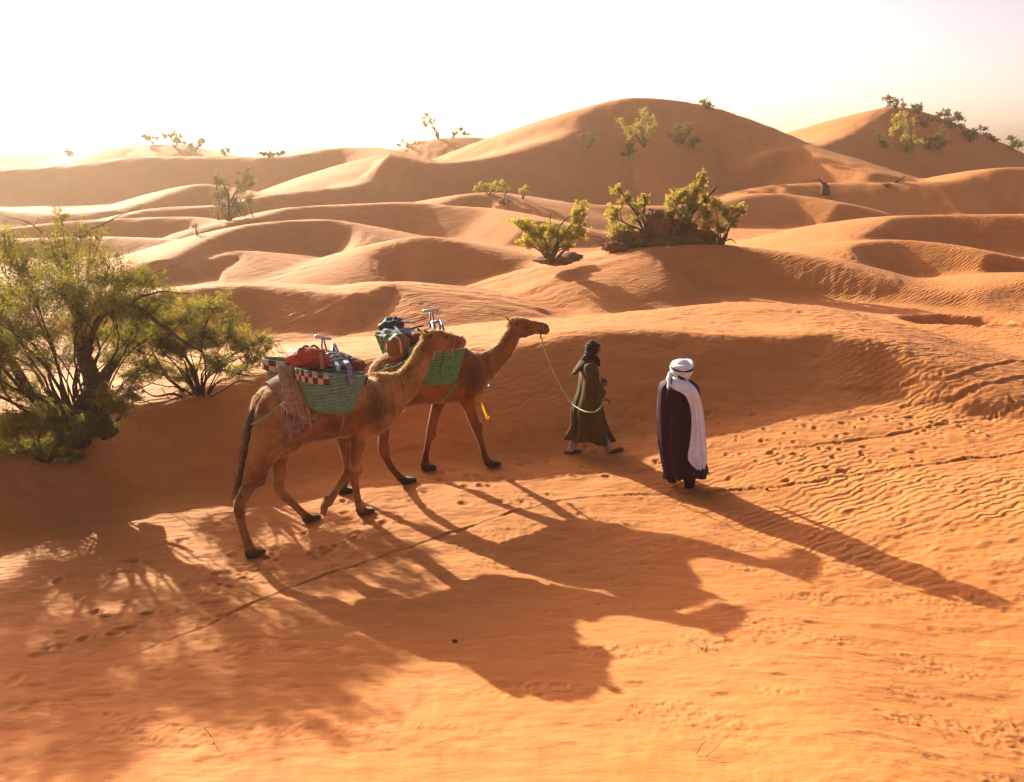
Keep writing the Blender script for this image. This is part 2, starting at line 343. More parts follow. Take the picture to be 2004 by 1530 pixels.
def sand_material():
    m, t, b = material('desert_sand'); n = t.nodes; L = t.links
    tc = n.new('ShaderNodeTexCoord')
    def nz(s, d=4, sc3=None):
        k = n.new('ShaderNodeTexNoise'); k.inputs['Scale'].default_value = s; k.inputs['Detail'].default_value = d
        if sc3:
            mp = n.new('ShaderNodeMapping'); mp.inputs['Scale'].default_value = sc3; L.new(tc.outputs['Object'], mp.inputs[0]); L.new(mp.outputs[0], k.inputs['Vector'])
        else: L.new(tc.outputs['Object'], k.inputs['Vector'])
        return k
    big = nz(0.25, 5); mid = nz(2.2, 5, (1, 2.2, 1)); fine = nz(60, 4)
    cr = n.new('ShaderNodeValToRGB'); e = cr.color_ramp.elements
    e[0].position = .3; e[0].color = (*SAND_A, 1); e[1].position = .7; e[1].color = (*SAND_B, 1)
    mx = n.new('ShaderNodeMath'); mx.operation = 'MULTIPLY_ADD'; mx.inputs[1].default_value = .5
    m2 = n.new('ShaderNodeMath'); m2.operation = 'MULTIPLY'; m2.inputs[1].default_value = .5
    L.new(mid.outputs['Fac'], m2.inputs[0]); L.new(big.outputs['Fac'], mx.inputs[0]); L.new(m2.outputs[0], mx.inputs[2]); L.new(mx.outputs[0], cr.inputs[0])
    # grains
    gr = n.new('ShaderNodeMix'); gr.data_type = 'RGBA'; gr.blend_type = 'MULTIPLY'; gr.inputs[0].default_value = .35
    c2 = n.new('ShaderNodeValToRGB'); c2.color_ramp.elements[0].position = .35; c2.color_ramp.elements[0].color = (.55, .5, .45, 1); c2.color_ramp.elements[1].position = .6
    c2.color_ramp.elements[1].color = (1.12, 1.12, 1.12, 1)
    g = nz(240, 2); L.new(g.outputs['Fac'], c2.inputs[0]); L.new(cr.outputs[0], gr.inputs[6]); L.new(c2.outputs[0], gr.inputs[7]); L.new(gr.outputs[2], b.inputs['Base Color'])
    b.inputs['Roughness'].default_value = .9; b.inputs['Specular IOR Level'].default_value = .25
    b1 = n.new('ShaderNodeBump'); b1.inputs['Strength'].default_value = .35; b1.inputs['Distance'].default_value = .008; L.new(fine.outputs['Fac'], b1.inputs['Height'])
    b2 = n.new('ShaderNodeBump'); b2.inputs['Strength'].default_value = .5; b2.inputs['Distance'].default_value = .05
    L.new(mid.outputs['Fac'], b2.inputs['Height']); L.new(b1.outputs[0], b2.inputs['Normal']); 
    mp = n.new('ShaderNodeMapping'); mp.inputs['Rotation'].default_value = (0, 0, R(-28)); L.new(tc.outputs['Object'], mp.inputs[0])
    wv = n.new('ShaderNodeTexWave'); wv.bands_direction = 'Y'; wv.inputs['Scale'].default_value = 2.9; wv.inputs['Distortion'].default_value = 7.5; wv.inputs['Detail'].default_value = 3; wv.inputs['Detail Scale'].default_value = 1.3
    L.new(mp.outputs[0], wv.inputs['Vector'])
    mk = n.new('ShaderNodeMapRange'); mk.inputs['From Min'].default_value = .40; mk.inputs['From Max'].default_value = .62; mk.inputs['To Min'].default_value = .12; mk.inputs['To Max'].default_value = 1
    nm = nz(0.5, 3); L.new(nm.outputs['Fac'], mk.inputs[0]); ra = n.new('ShaderNodeAttribute'); ra.attribute_name = 'ripple'; m4 = n.new('ShaderNodeMath'); m4.operation = 'MULTIPLY'; L.new(mk.outputs[0], m4.inputs[0]); L.new(ra.outputs['Fac'], m4.inputs[1])
    an = nz(4, 5, (1, 3.2, 1)); ml = n.new('ShaderNodeMath'); ml.operation = 'MULTIPLY'; L.new(wv.outputs['Fac'], ml.inputs[0]); L.new(m4.outputs[0], ml.inputs[1])
    ad = n.new('ShaderNodeMath'); ad.operation = 'ADD'; L.new(ml.outputs[0], ad.inputs[0]); L.new(an.outputs['Fac'], ad.inputs[1])
    b3 = n.new('ShaderNodeBump'); b3.inputs['Strength'].default_value = .52; b3.inputs['Distance'].default_value = .022
    L.new(ad.outputs[0], b3.inputs['Height']); L.new(b2.outputs[0], b3.inputs['Normal']); L.new(b3.outputs[0], b.inputs['Normal'])
    return m
SAND_A, SAND_B = (0.42, 0.127, 0.029), (0.52, 0.190, 0.052)
MSAND = sand_material()
ground_o = link('ground', gme, MSAND); tag(ground_o, 'orange rippled desert sand rolling away into dunes under the whole scene', 'ground', kind='structure')
# ---- dusty air
hz, ht, hb = material('haze'); ht.nodes.remove(hb)
pv = ht.nodes.new('ShaderNodeVolumePrincipled'); pv.inputs['Density'].default_value = HAZE; pv.inputs['Anisotropy'].default_value = 0.65
pv.inputs['Color'].default_value = (1.0, .80, .60, 1)
ht.links.new(pv.outputs[0], ht.nodes['Material Output'].inputs['Volume'])
hx, hy0, hy1, hzz = 150, -12, 330, 26
vs = [(sx * hx, y, z) for z in (-3.0, hzz) for y in (hy0, hy1) for sx in (-1, 1)]
haze_o = mesh_obj('haze', vs, [(0, 2, 3, 1), (4, 5, 7, 6), (0, 1, 5, 4), (2, 6, 7, 3), (0, 4, 6, 2), (1, 3, 7, 5)], hz, smooth=False)
tag(haze_o, 'thin warm dust hanging in the air over the dunes', 'haze', kind='stuff')
# ================================================================ loft and skin helpers
def ring_loft(V, F, secs, n=16, cap=True):
    """secs: list of (centre, u*ru, v*rv[, power]) -> closed elliptical loft appended to V, F"""
    b0 = len(V)
    for c, u, v, *p in secs:
        e = p[0] if p else 1.0
        for k in range(n):
            a = 2 * math.pi * k / n; ca, sa = math.cos(a), math.sin(a)
            ca = math.copysign(abs(ca) ** e, ca); sa = math.copysign(abs(sa) ** e, sa)
            V.append(c + u * ca + v * sa)
    m = len(secs)
    for i in range(m - 1):
        for k in range(n):
            k2 = (k + 1) % n
            F.append((b0 + i * n + k, b0 + i * n + k2, b0 + (i + 1) * n + k2, b0 + (i + 1) * n + k))
    if cap:
        F.append(tuple(b0 + k for k in reversed(range(n)))); F.append(tuple(b0 + (m - 1) * n + k for k in range(n)))
def refine(rows, sub=4):
    """smooth a list of equal-length number rows (catmull-rom)"""
    return catmull(np.array(rows, float), sub)
def tube(V, F, pts, n=10, latax=None, sub=4, closed=False):
    """pts: (x, y, z, r[, rlat]); latax = lateral axis for flattened tubes"""
    P = refine([tuple(p) if len(p) == 5 else (*p, p[3]) for p in pts], sub) if sub > 1 else np.array([tuple(p) if len(p) == 5 else (*p, p[3]) for p in pts])
    secs = []; prev = None
    for i in range(len(P)):
        a = Vector(P[max(i - 1, 0), :3]); b = Vector(P[min(i + 1, len(P) - 1), :3]); t = (b - a)
        t = t.normalized() if t.length > 1e-9 else Vector((0, 0, 1))
        if latax is not None:
            v = (latax - t * latax.dot(t)); v = v.normalized() if v.length > 1e-3 else t.orthogonal().normalized(); u = v.cross(t)
        else:
            if prev is None: u = t.orthogonal().normalized()
            else:
                u = prev - t * prev.dot(t); u = u.normalized() if u.length > 1e-6 else t.orthogonal().normalized()
            prev = u; v = t.cross(u)
        secs.append((Vector(P[i, :3]), u * max(P[i, 3], 1e-4), v * max(P[i, 4], 1e-4)))
    ring_loft(V, F, secs, n)
def ball(V, F, c, ax, ay, az, n=14, m=9):
    b0 = len(V)
    V.append(c + az)
    for i in range(1, m):
        ph = math.pi * i / m
        for k in range(n):
            th = 2 * math.pi * k / n
            V.append(c + ax * (math.sin(ph) * math.cos(th)) + ay * (math.sin(ph) * math.sin(th)) + az * math.cos(ph))
    V.append(c - az); last = len(V) - 1
    for k in range(n): F.append((b0, b0 + 1 + k, b0 + 1 + (k + 1) % n)); F.append((last, b0 + 1 + (m - 2) * n + (k + 1) % n, b0 + 1 + (m - 2) * n + k))
    for i in range(m - 2):
        for k in range(n):
            a = b0 + 1 + i * n + k; b = b0 + 1 + i * n + (k + 1) % n
            F.append((a, a + n, b + n, b))
def fused(V, F, voxel, smooth=4, factor=0.5, dec=None):
    """melt overlapping closed shells into one continuous skin"""
    me = bpy.data.meshes.new('tmp'); me.from_pydata([tuple(v) for v in V], [], F); me.update()
    bm = bmesh.new(); bm.from_mesh(me)
    # every shell is closed: make each face outward by islands
    bmesh.ops.recalc_face_normals(bm, faces=bm.faces); bm.to_mesh(me); bm.free()
    o = bpy.data.objects.new('tmp', me); COL.objects.link(o)
    r = o.modifiers.new('r', 'REMESH'); r.mode = 'VOXEL'; r.voxel_size = voxel
    if smooth:
        s = o.modifiers.new('s', 'SMOOTH'); s.iterations = smooth; s.factor = factor
    dg = bpy.context.evaluated_depsgraph_get(); dg.update()
    out = bpy.data.meshes.new_from_object(o.evaluated_get(dg))
    bpy.data.objects.remove(o); bpy.data.meshes.remove(me)
    return out
def strand(name, pts, r, mat, parent=None, n=6, sub=6, twist=0.0, V=None, F=None):
    """rope through world points (x,y,z)"""
    own = V is None
    if own: V, F = [], []
    tube(V, F, [(*tuple(p)[:3], r) for p in pts], n=n, sub=sub)
    if own: return mesh_obj(name, V, F, mat, parent)
def fur_blades(name, me, mat, parent, count, length, pick, droop=0.3, seed=1, width=0.0016):
    """short coarse hairs standing off the skin; pick(co array)->weight"""
    rg = np.random.RandomState(seed); nf = len(me.polygons)
    c = np.empty(nf * 3, np.float32); me.polygons.foreach_get('center', c); c = c.reshape(-1, 3)
    nn = np.empty(nf * 3, np.float32); me.polygons.foreach_get('normal', nn); nn = nn.reshape(-1, 3)
    w = pick(c, nn); w = w / w.sum(); idx = rg.choice(nf, count, p=w)
    p = c[idx] + rg.normal(0, .006, (count, 3)); d = nn[idx] + rg.normal(0, .35, (count, 3)); d[:, 2] -= droop
    d /= np.linalg.norm(d, axis=1)[:, None]; L = length * rg.uniform(.5, 1.3, count)[:, None]
    s = np.cross(d, rg.normal(0, 1, (count, 3))); s /= np.linalg.norm(s, axis=1)[:, None] + 1e-9
    base = p - nn[idx] * .006
    V = np.stack([base - s * width, base + s * width, base + d * L + s * 0.0], 1).reshape(-1, 3)
    me2 = fast_mesh(name, V, np.arange(count * 3).reshape(-1, 3)); return link(name, me2, mat, parent, smooth=False)
# ================================================================ CAMELS
class Frame:
    """side-view frame of a walking animal: s along its heading, t to its right (towards the camera), up"""
    def __init__(self, foot_px, heading_deg, t_foot):
        g = ground(*foot_px); a = R(heading_deg)
        self.f = Vector((math.cos(a), math.sin(a), 0)); self.r = Vector((math.sin(a), -math.cos(a), 0))
        self.o = Vector((g.x, g.y, 0)) - self.r * t_foot
    def at(self, px, py, t=0.0):
        d = ray(px, py); C = Vector((0, 0, CAMH)); p0 = self.o + self.r * t
        k = (p0 - C).dot(self.r) / d.dot(self.r); return C + d * k
    def tof(self, p): return (Vector(p) - self.o).dot(self.r)
    def m(self, px, py, rpx, t=0.0):
        """metres that rpx pixels span at this point, measured across the view"""
        p = self.at(px, py, t); return rpx * (p - Vector((0, 0, CAMH))).length / FPX * .97
def camel_mat(name, c1, c2, dark, spots):
    m, t, b = material(name); n = t.nodes; L = t.links
    geo = n.new('ShaderNodeNewGeometry'); tc = n.new('ShaderNodeTexCoord')
    nz = n.new('ShaderNodeTexNoise'); nz.inputs['Scale'].default_value = 3.4; nz.inputs['Detail'].default_value = 8; nz.inputs['Roughness'].default_value = .65
    L.new(tc.outputs['Object'], nz.inputs['Vector'])
    cr = n.new('ShaderNodeValToRGB'); e = cr.color_ramp.elements; e[0].position = .40; e[0].color = (*c1, 1); e[1].position = .60; e[1].color = (*c2, 1)
    L.new(nz.outputs['Fac'], cr.inputs[0])
    at = n.new('ShaderNodeAttribute'); at.attribute_name = 'coat'
    mx = n.new('ShaderNodeMix'); mx.data_type = 'RGBA'; L.new(at.outputs['Fac'], mx.inputs[0]); L.new(cr.outputs[0], mx.inputs[6]); mx.inputs[7].default_value = (*dark, 1)
    L.new(mx.outputs[2], b.inputs['Base Color']); b.inputs['Roughness'].default_value = .85; b.inputs['Specular IOR Level'].default_value = .2
    b.inputs['Sheen Weight'].default_value = .5; b.inputs['Sheen Roughness'].default_value = .35; b.inputs['Sheen Tint'].default_value = (1, .8, .55, 1)
    f = n.new('ShaderNodeTexNoise'); f.inputs['Scale'].default_value = 45; f.inputs['Detail'].default_value = 5
    mp = n.new('ShaderNodeMapping'); mp.inputs['Scale'].default_value = (1, 1, .45); L.new(tc.outputs['Object'], mp.inputs[0]); L.new(mp.outputs[0], f.inputs['Vector'])
    bp = n.new('ShaderNodeBump'); bp.inputs['Strength'].default_value = .55; bp.inputs['Distance'].default_value = .012; L.new(f.outputs['Fac'], bp.inputs['Height']); L.new(bp.outputs[0], b.inputs['Normal'])
    return m
MFUR = simple_mat('camel_hair', (.26, .11, .035), (.42, .21, .08), rough=.6, transl=(.45, (.8, .5, .25)))
MDARKHAIR = simple_mat('dark_hair', (.035, .015, .008), (.09, .04, .02), rough=.7)
MEYE = simple_mat('camel_eye', (.01, .006, .004), (.02, .01, .006), rough=.15, bump=0)
MHOOF = simple_mat('foot_pad', (.05, .025, .015), (.10, .05, .03), rough=.8)
def build_camel(name, label, fr, body, neck, head, legs, mat, ear_px, eye_px, tail, coat, seed, mouth):
    root = empty(name, tuple(fr.at(*body[len(body)//2][:2]) * 1.0)); root.location.z = 0
    tag(root, label, 'camel', 'camels led in file across the sand')
    V, F = [], []; up = Vector((0, 0, 1))
    # trunk: (column, top row, bottom row, half width)
    rows = []
    for px, t_, b_, hw in body:
        a = fr.at(px, t_); c = fr.at(px, b_); mid = (a + c) / 2
        rows.append((mid.x, mid.y, mid.z, (a.z - c.z) / 2, hw))
    P = refine(rows, 4)
    ring_loft(V, F, [(Vector(p[:3]), up * p[3], fr.r * p[4], .92) for p in P], 22)
    # neck and head lofted along their own curve
    def curve(rows, t0=0.0):
        out = []
        for px, py, rp, rl in rows:
            p = fr.at(px, py, t0); out.append((p.x, p.y, p.z, fr.m(px, py, rp), rl))
        return out
    tube(V, F, curve(neck), 16, fr.r, 4); tube(V, F, curve(head), 16, fr.r, 4)
    for lg in legs:
        out = []
        for px, py, t, rp, rl in lg['pts']:
            p = fr.at(px, py, t); out.append((p.x, p.y, p.z, fr.m(px, py, rp), rl))
        tube(V, F, out, 12, fr.r, 4)
        # knobbly knee callus
        kx, ky, kt, kr, kl = lg['pts'][lg.get('knee', 4)]; kp = fr.at(kx, ky, kt); kr = fr.m(kx, ky, kr)
        ball(V, F, kp + fr.f * kr * .35, fr.f * kr * .95, fr.r * kl * 1.08, up * kr * 1.5, 10, 8)
        fx_, fy_, ft_, fr_, fl_ = lg['pts'][-1]; ball(V, F, fr.at(fx_, fy_, ft_), fr.f * fr.m(fx_, fy_, fr_) * 1.25, fr.r * fl_ * 1.15, up * .05, 10, 8)
        fx, fy, ft = lg['foot']; p = fr.at(fx, fy, ft); d = lg.get('dir', Vector((fr.f.x, fr.f.y, 0)))
        tip = p + d * .085
        for sgn in (-1, 1):
            ball(V, F, p + fr.r * (.033 * sgn) + d * .035 + up * .028, d * .105, fr.r * .052, up * .047, 10, 7)
        ball(V, F, p - d * .03 + up * .035, d * .07, fr.r * .07, up * .055, 10, 7)
    # ear, brow, nostril bulges
    for sgn in (-1, 1):
        e = fr.at(*ear_px) + fr.r * (.075 * sgn)
        ball(V, F, e + up * .02 - fr.f * .015, fr.f * .022 + up * .012, fr.r * .020, up * .036 - fr.f * .034, 8, 6)
        e = fr.at(*eye_px) + fr.r * (.062 * sgn)
        ball(V, F, e + up * .028, fr.f * .045, fr.r * .03, up * .02, 8, 6)
        ball(V, F, e - up * .035 + fr.f * .01, fr.f * .05, fr.r * .022, up * .018, 8, 6)
    me = fused(V, F, .016, 3, .5)
    # coat darkening attribute (pigment): shoulder tuft, lower shins
    n = len(me.vertices); co = np.empty(n * 3, np.float32); me.vertices.foreach_get('co', co); co = co.reshape(-1, 3)
    g = hbase(co[:, 0], co[:, 1]); hgt = co[:, 2] - g
    att = 0.65 * (1 - sstep(hgt, .04, .13)) + coat.get('shin', .35) * (1 - sstep(hgt, .25, .6))
    for px, py, rad, k in coat['patch']:
        c = fr.at(px, py, .28); d = np.linalg.norm((co - np.array(c)) / np.array([1, 1, 1.25]), axis=1)
        nzz = vnoise(co[:, 0] * 9, co[:, 2] * 9, 91)
        att = np.maximum(att, k * (1 - sstep(d + .07 * nzz, rad * .1, rad)))
    # woolly surface
    nrm = np.empty(n * 3, np.float32); me.vertices.foreach_get('normal', nrm) if hasattr(me.vertices, 'foreach_get') else None
    nrm = nrm.reshape(-1, 3)
    am = .0050 * (vnoise(co[:, 0] * 22 + co[:, 1] * 9, co[:, 2] * 22, 92) + vnoise(co[:, 1] * 45, co[:, 2] * 45 + co[:, 0] * 30, 93)) * sstep(hgt, .5, 1.2)
    co = co + nrm * am[:, None]; me.vertices.foreach_set('co', co.ravel())
    a = me.attributes.new('coat', 'FLOAT', 'POINT'); a.data.foreach_set('value', np.clip(att, 0, 1).astype(np.float32))
    me.update(); bodyo = link('body', me, mat, root)
    def pick(c, nn):
        hh = c[:, 2]; return sstep(hh, .4, 1.0) * (.4 + 1.6 * sstep(nn[:, 2], -.1, .7)) + .12
    fur_blades('fur', me, MFUR, root, 20000, .020, pick, seed=seed)
    nk = np.array([tuple(fr.at(px, py - rp)) for px, py, rp, rl in neck[-5:]]); nb = np.array([tuple(fr.at(px, py + rp)) for px, py, rp, rl in neck[-4:]])
    def pk(c, nn):
        d = np.min([np.linalg.norm(c - q, axis=1) for q in np.vstack([nk, nb, (nk[:-1] + nk[1:]) / 2])], axis=0); return (1 - sstep(d, .05, .14)) + 1e-6
    fur_blades('mane', me, MFUR, root, 2600, .030, pk, seed=seed + 1, width=.0022)
    for sgn in (-1, 1):
        V, F = [], []; e = fr.at(*eye_px) + fr.r * (.072 * sgn); ball(V, F, e, fr.f * .020, fr.r * .014, up * .018, 10, 8); mesh_obj('eye', V, F, MEYE, bodyo)
    V, F = [], []
    for sgn in (-1, 1):
        (ax_, ay_), (bx_, by_), (cx_, cy_) = mouth; tube(V, F, [(*fr.at(ax_, ay_, sgn * .036), .006), (*fr.at(bx_, by_, sgn * .056), .008), (*fr.at(cx_, cy_, sgn * .060), .005)], 6, fr.r, 4)
        ball(V, F, fr.at(cx_ + 18, cy_ - 9, sgn * .047), fr.f * .016 - up * .006, fr.r * .008, up * .006 + fr.f * .003, 8, 6)
    mesh_obj('mouth', V, F, MDARKHAIR, bodyo)
    for sgn in (-1, 1):
        V, F = [], []; ball(V, F, fr.at(ear_px[0] + 5, ear_px[1] + 5) + fr.r * (.092 * sgn), fr.f * .022 - up * .012, fr.r * .010, up * .030 + fr.f * .006, 8, 6); mesh_obj('ear', V, F, MDARKHAIR, bodyo)
    V, F = [], []
    T = [fr.at(px, py, t) for px, py, t in tail]
    tube(V, F, [(*T[0], .035), (*T[1], .045), (*T[2], .035), (*T[3], .04), (*T[4], .012)], 8, sub=4)
    tl = mesh_obj('tail', V, F, MDARKHAIR, root)
    rg = random.Random(seed); V, F = [], []
    Q = refine([tuple(p) for p in T], 8)
    for k in range(520):
        i = rg.randrange(8, len(Q)); b = Vector(Q[i]) + Vector((rg.gauss(0, .025), rg.gauss(0, .025), 0)); L = rg.uniform(.08, .24)
        d = Vector((rg.gauss(-.1, .2), rg.gauss(0, .2), -1)).normalized(); s = d.orthogonal().normalized() * .003
        j = len(V); V += [b - s, b + s, b + d * L]; F.append((j, j + 1, j + 2))
    mesh_obj('tail_tuft', V, F, MDARKHAIR, tl, smooth=False)
    return root
f1 = Frame((498, 1086), 41, .17)
f2 = Frame((797, 946), 33, .15)
def foot(fr, px, py): p = ground(px, py); return fr.tof(p)
MC1 = camel_mat('camel_coat_pale', (.18, .058, .013), (.38, .155, .045), (.045, .015, .005), None)
MC2 = camel_mat('camel_coat_brown', (.17, .046, .009), (.27, .085, .020), (.035, .010, .004), None)
t_nr, t_fr, t_nf = foot(f1, 498, 1088), foot(f1, 608, 1020), foot(f1, 715, 1006)
print('camel1 feet t', t_nr, t_fr, t_nf, 'rump h', f1.at(520, 768).z, 'len', (f1.at(790, 750) - f1.at(495, 830)).length)
c1_legs = [
 dict(pts=[(552,768,.06,26,.10),(543,800,.12,40,.14),(530,850,.17,40,.14),(513,892,.18,30,.11),(497,926,.18,21,.075),(484,958,.18,14,.055),(469,988,.18,12,.05),(470,1012,t_nr,9.5,.038),(477,1040,t_nr,8.5,.034),(486,1066,t_nr,9,.038),(492,1080,t_nr,10,.045)], foot=(496,1087,t_nr)),
 dict(pts=[(562,775,-.06,26,.10),(560,810,-.12,36,.13),(556,850,-.16,30,.11),(549,892,-.17,18,.075),(546,925,-.17,14,.055),(546,953,-.17,13,.05),(556,970,t_fr,10.5,.04),(572,984,t_fr,8.5,.034),(588,1000,t_fr,8,.034),(600,1011,t_fr,9,.042)], foot=(607,1019,t_fr)),
 dict(pts=[(722,770,.12,36,.13),(714,815,.16,28,.10),(704,850,.15,21,.08),(698,890,.12,14,.058),(694,918,t_nf,13.5,.055),(694,935,t_nf,11,.045),(697,958,t_nf,8,.034),(701,982,t_nf,8,.036),(706,996,t_nf,10,.046)], foot=(713,1006,t_nf)),
 dict(pts=[(690,800,-.14,30,.11),(672,845,-.16,18,.08),(675,875,-.16,12,.058),(681,902,-.15,11,.05),(683,918,-.14,11.5,.052),(674,936,-.14,9,.04),(662,954,-.14,8,.036),(650,972,-.14,9,.042),(642,984,-.14,10,.05)], foot=(636,992,-.14), dir=(f1.f * -.35 + Vector((0, 0, -1))).normalized()),
]
camel1 = build_camel('camel', 'pale brown camel with dark tail walking last, red bag and green pannier on its back', f1,
 body=[(490,828,868,.05),(497,800,880,.12),(507,775,895,.19),(525,757,902,.25),(552,742,890,.29),(585,722,868,.32),(625,702,861,.35),(660,702,857,.36),(695,722,855,.33),(725,738,852,.27),(752,740,838,.20),(778,742,812,.12)],
 neck=[(735,772,46,.20),(762,768,42,.17),(786,757,35,.14),(804,738,28,.118),(818,714,24,.105),(829,692,22,.098),(837,674,19,.09)],
 head=[(828,664,11,.06),(837,664,18,.085),(850,666,22.5,.095),(864,667,21.5,.088),(878,668,18,.072),(889,669,15.5,.062),(899,670,14,.060),(906,671,11,.046),(911,672,5,.02)],
 legs=c1_legs, mat=MC1, ear_px=(829,650), eye_px=(866,657), tail=[(497,800,.03),(488,835,.07),(482,878,.09),(475,922,.09),(468,960,.09)],
 coat=dict(patch=[(738,795,.34,.75),(520,775,.22,.3),(655,850,.35,.35)], shin=.15), seed=3, mouth=((908,673),(898,672),(887,667)))
t_a, t_b, t_c, t_d = foot(f2, 797, 946), foot(f2, 836, 921), foot(f2, 965, 914), foot(f2, 674, 966)
print('camel2 feet t', t_a, t_b, t_c, t_d, 'withers h', f2.at(900, 670).z)
c2_legs = [
 dict(pts=[(765,745,.13,30,.13),(760,785,.15,22,.11),(755,815,.15,14,.07),(752,850,.15,11,.055),(750,878,t_a,11,.05),(759,902,t_a,8,.036),(770,920,t_a,7.2,.034),(784,935,t_a,8,.042)], foot=(796,944,t_a)),
 dict(pts=[(875,745,-.14,26,.12),(862,780,-.15,17,.085),(852,808,t_b,12,.06),(846,833,t_b,11,.052),(843,848,t_b,10.5,.05),(837,870,t_b,7,.034),(833,893,t_b,7.5,.036),(832,908,t_b,9,.045)], foot=(836,919,t_b)),
 dict(pts=[(915,730,.12,28,.13),(913,765,.15,22,.10),(918,792,.15,14,.07),(926,818,t_c,11,.055),(934,839,t_c,10.5,.052),(938,852,t_c,8.5,.042),(944,874,t_c,6.8,.034),(950,895,t_c,7.2,.036),(956,905,t_c,8.5,.045)], foot=(963,912,t_c)),
 dict(pts=[(750,745,-.13,28,.12),(722,800,-.15,20,.10),(702,845,t_d,12,.065),(690,880,t_d,10,.052),(687,898,t_d,10,.05),(684,920,t_d,7,.035),(676,942,t_d,7,.034),(670,956,t_d,8,.042)], foot=(674,965,t_d)),
]
camel2 = build_camel('camel', 'darker russet camel walking in front, led on a long rope by the man in olive', f2,
 body=[(722,738,790,.08),(731,716,800,.18),(748,699,803,.25),(775,684,797,.30),(810,670,791,.33),(850,660,789,.35),(885,664,787,.33),(910,678,785,.28),(930,690,776,.22),(948,695,755,.14)],
 neck=[(922,722,36,.19),(942,718,32,.16),(960,709,27,.13),(976,696,23,.11),(989,680,20.5,.10),(999,662,19,.095),(1006,649,17,.09)],
 head=[(995,640,11,.06),(1003,638,17,.085),(1014,640,21,.095),(1027,642,20,.088),(1040,641,16,.072),(1051,641,13.5,.062),(1062,643,13,.060),(1069,646,10,.046),(1074,648,5,.02)],
 legs=c2_legs, mat=MC2, ear_px=(1000,627), eye_px=(1027,635), tail=[(721,748,.0),(716,775,.0),(713,800,.0),(710,830,.0),(708,850,.0)],
 coat=dict(patch=[(925,735,.34,.75),(800,780,.3,.45)], shin=.6), seed=9, mouth=((1071,649),(1062,650),(1052,645)))
# ================================================================ WHAT THE CAMELS CARRY
M = dict(
 basket=simple_mat('green_woven_palm', (.065, .18, .075), (.14, .29, .11), rough=.75, scale=18, bump=.6, dist=.012, wave=(8.2, 'Z'), ribc=.5),
 basket_teal=simple_mat('teal_woven_plastic', (.085, .20, .13), (.17, .29, .17), rough=.6, scale=16, bump=.6, dist=.012, wave=(8.2, 'Z'), ribc=.45),
 brown=simple_mat('dark_brown_cloth', (.06, .022, .010), (.10, .04, .02), rough=.9, scale=30),
 cream=simple_mat('cream_cloth', (.42, .27, .17), (.55, .38, .26), rough=.9, scale=30),
 red=simple_mat('red_canvas', (.34, .022, .008), (.48, .045, .015), rough=.65, scale=14, bump=.5, dist=.012),
 blanket=simple_mat('mauve_grey_blanket', (.13, .055, .045), (.30, .17, .13), rough=.95, scale=14, bump=.8, dist=.015),
 tan=simple_mat('tan_sacking', (.24, .13, .07), (.40, .25, .15), rough=.95, scale=20, bump=.7, dist=.01),
 steel=simple_mat('blue_grey_steel', (.10, .12, .17), (.18, .20, .26), rough=.45, scale=20, bump=.15, metal=.3),
 pale=simple_mat('worn_pale_metal', (.40, .36, .33), (.55, .50, .46), rough=.4, metal=.4, bump=.1),
 blue=simple_mat('blue_grey_webbing', (.10, .13, .19), (.20, .23, .30), rough=.8, scale=30),
 black=simple_mat('black_fabric', (.012, .012, .016), (.04, .04, .05), rough=.7, scale=20),
 slate=simple_mat('slate_padding', (.035, .05, .06), (.08, .10, .11), rough=.8, scale=20, bump=.5, dist=.01),
 maroon=simple_mat('maroon_roll', (.14, .02, .012), (.25, .05, .025), rough=.8, scale=25, bump=.5, dist=.01),
 sack=simple_mat('brown_leather_bag', (.12, .045, .018), (.20, .085, .035), rough=.6, scale=10, bump=.5, dist=.01),
 grope=simple_mat('green_rope', (.05, .22, .11), (.12, .34, .18), rough=.6, scale=90, bump=.8),
 yrope=simple_mat('pale_green_rope', (.30, .32, .13), (.45, .45, .22), rough=.6, scale=90, bump=.8),
 ochre=simple_mat('ochre_twisted_rope', (.40, .17, .05), (.60, .30, .10), rough=.8, scale=90, bump=.8, transl=(.3, (.8, .4, .1))),
 yellow=simple_mat('yellow_ribbon', (.65, .42, .05), (.85, .60, .12), rough=.6, transl=(.5, (.9, .6, .1))),
 hay=simple_mat('dry_fibre', (.35, .18, .06), (.50, .28, .10), rough=.9),
)
UP = Vector((0, 0, 1))
def blob(name, c, ax, ay, az, mat, parent=None, seed=0, amp=.12, freq=2.2, n=28, m=20, power=1.0):
    """lumpy soft bag"""
    V, F = [], []; ball(V, F, Vector((0, 0, 0)), Vector((1, 0, 0)), Vector((0, 1, 0)), Vector((0, 0, 1)), n, m)
    out = []
    for v in V:
        k = 1 + amp * mnoise.noise(v * freq + Vector((seed * 7.3, 0, 0))) + amp * .5 * mnoise.noise(v * freq * 2.7 + Vector((0, seed * 3.1, 0)))
        w = Vector([math.copysign(abs(x) ** power, x) for x in v]) * k
        out.append(c + ax * w.x + ay * w.y + az * w.z)
    return mesh_obj(name, out, F, mat, parent)
def strap(name, pts, width, mat, parent, waxis, thick=.006, sub=6, sag=0):
    V, F = [], []
    tube(V, F, [(*tuple(p), thick, width) for p in pts], n=8, latax=waxis, sub=sub)
    return mesh_obj(name, V, F, mat, parent)
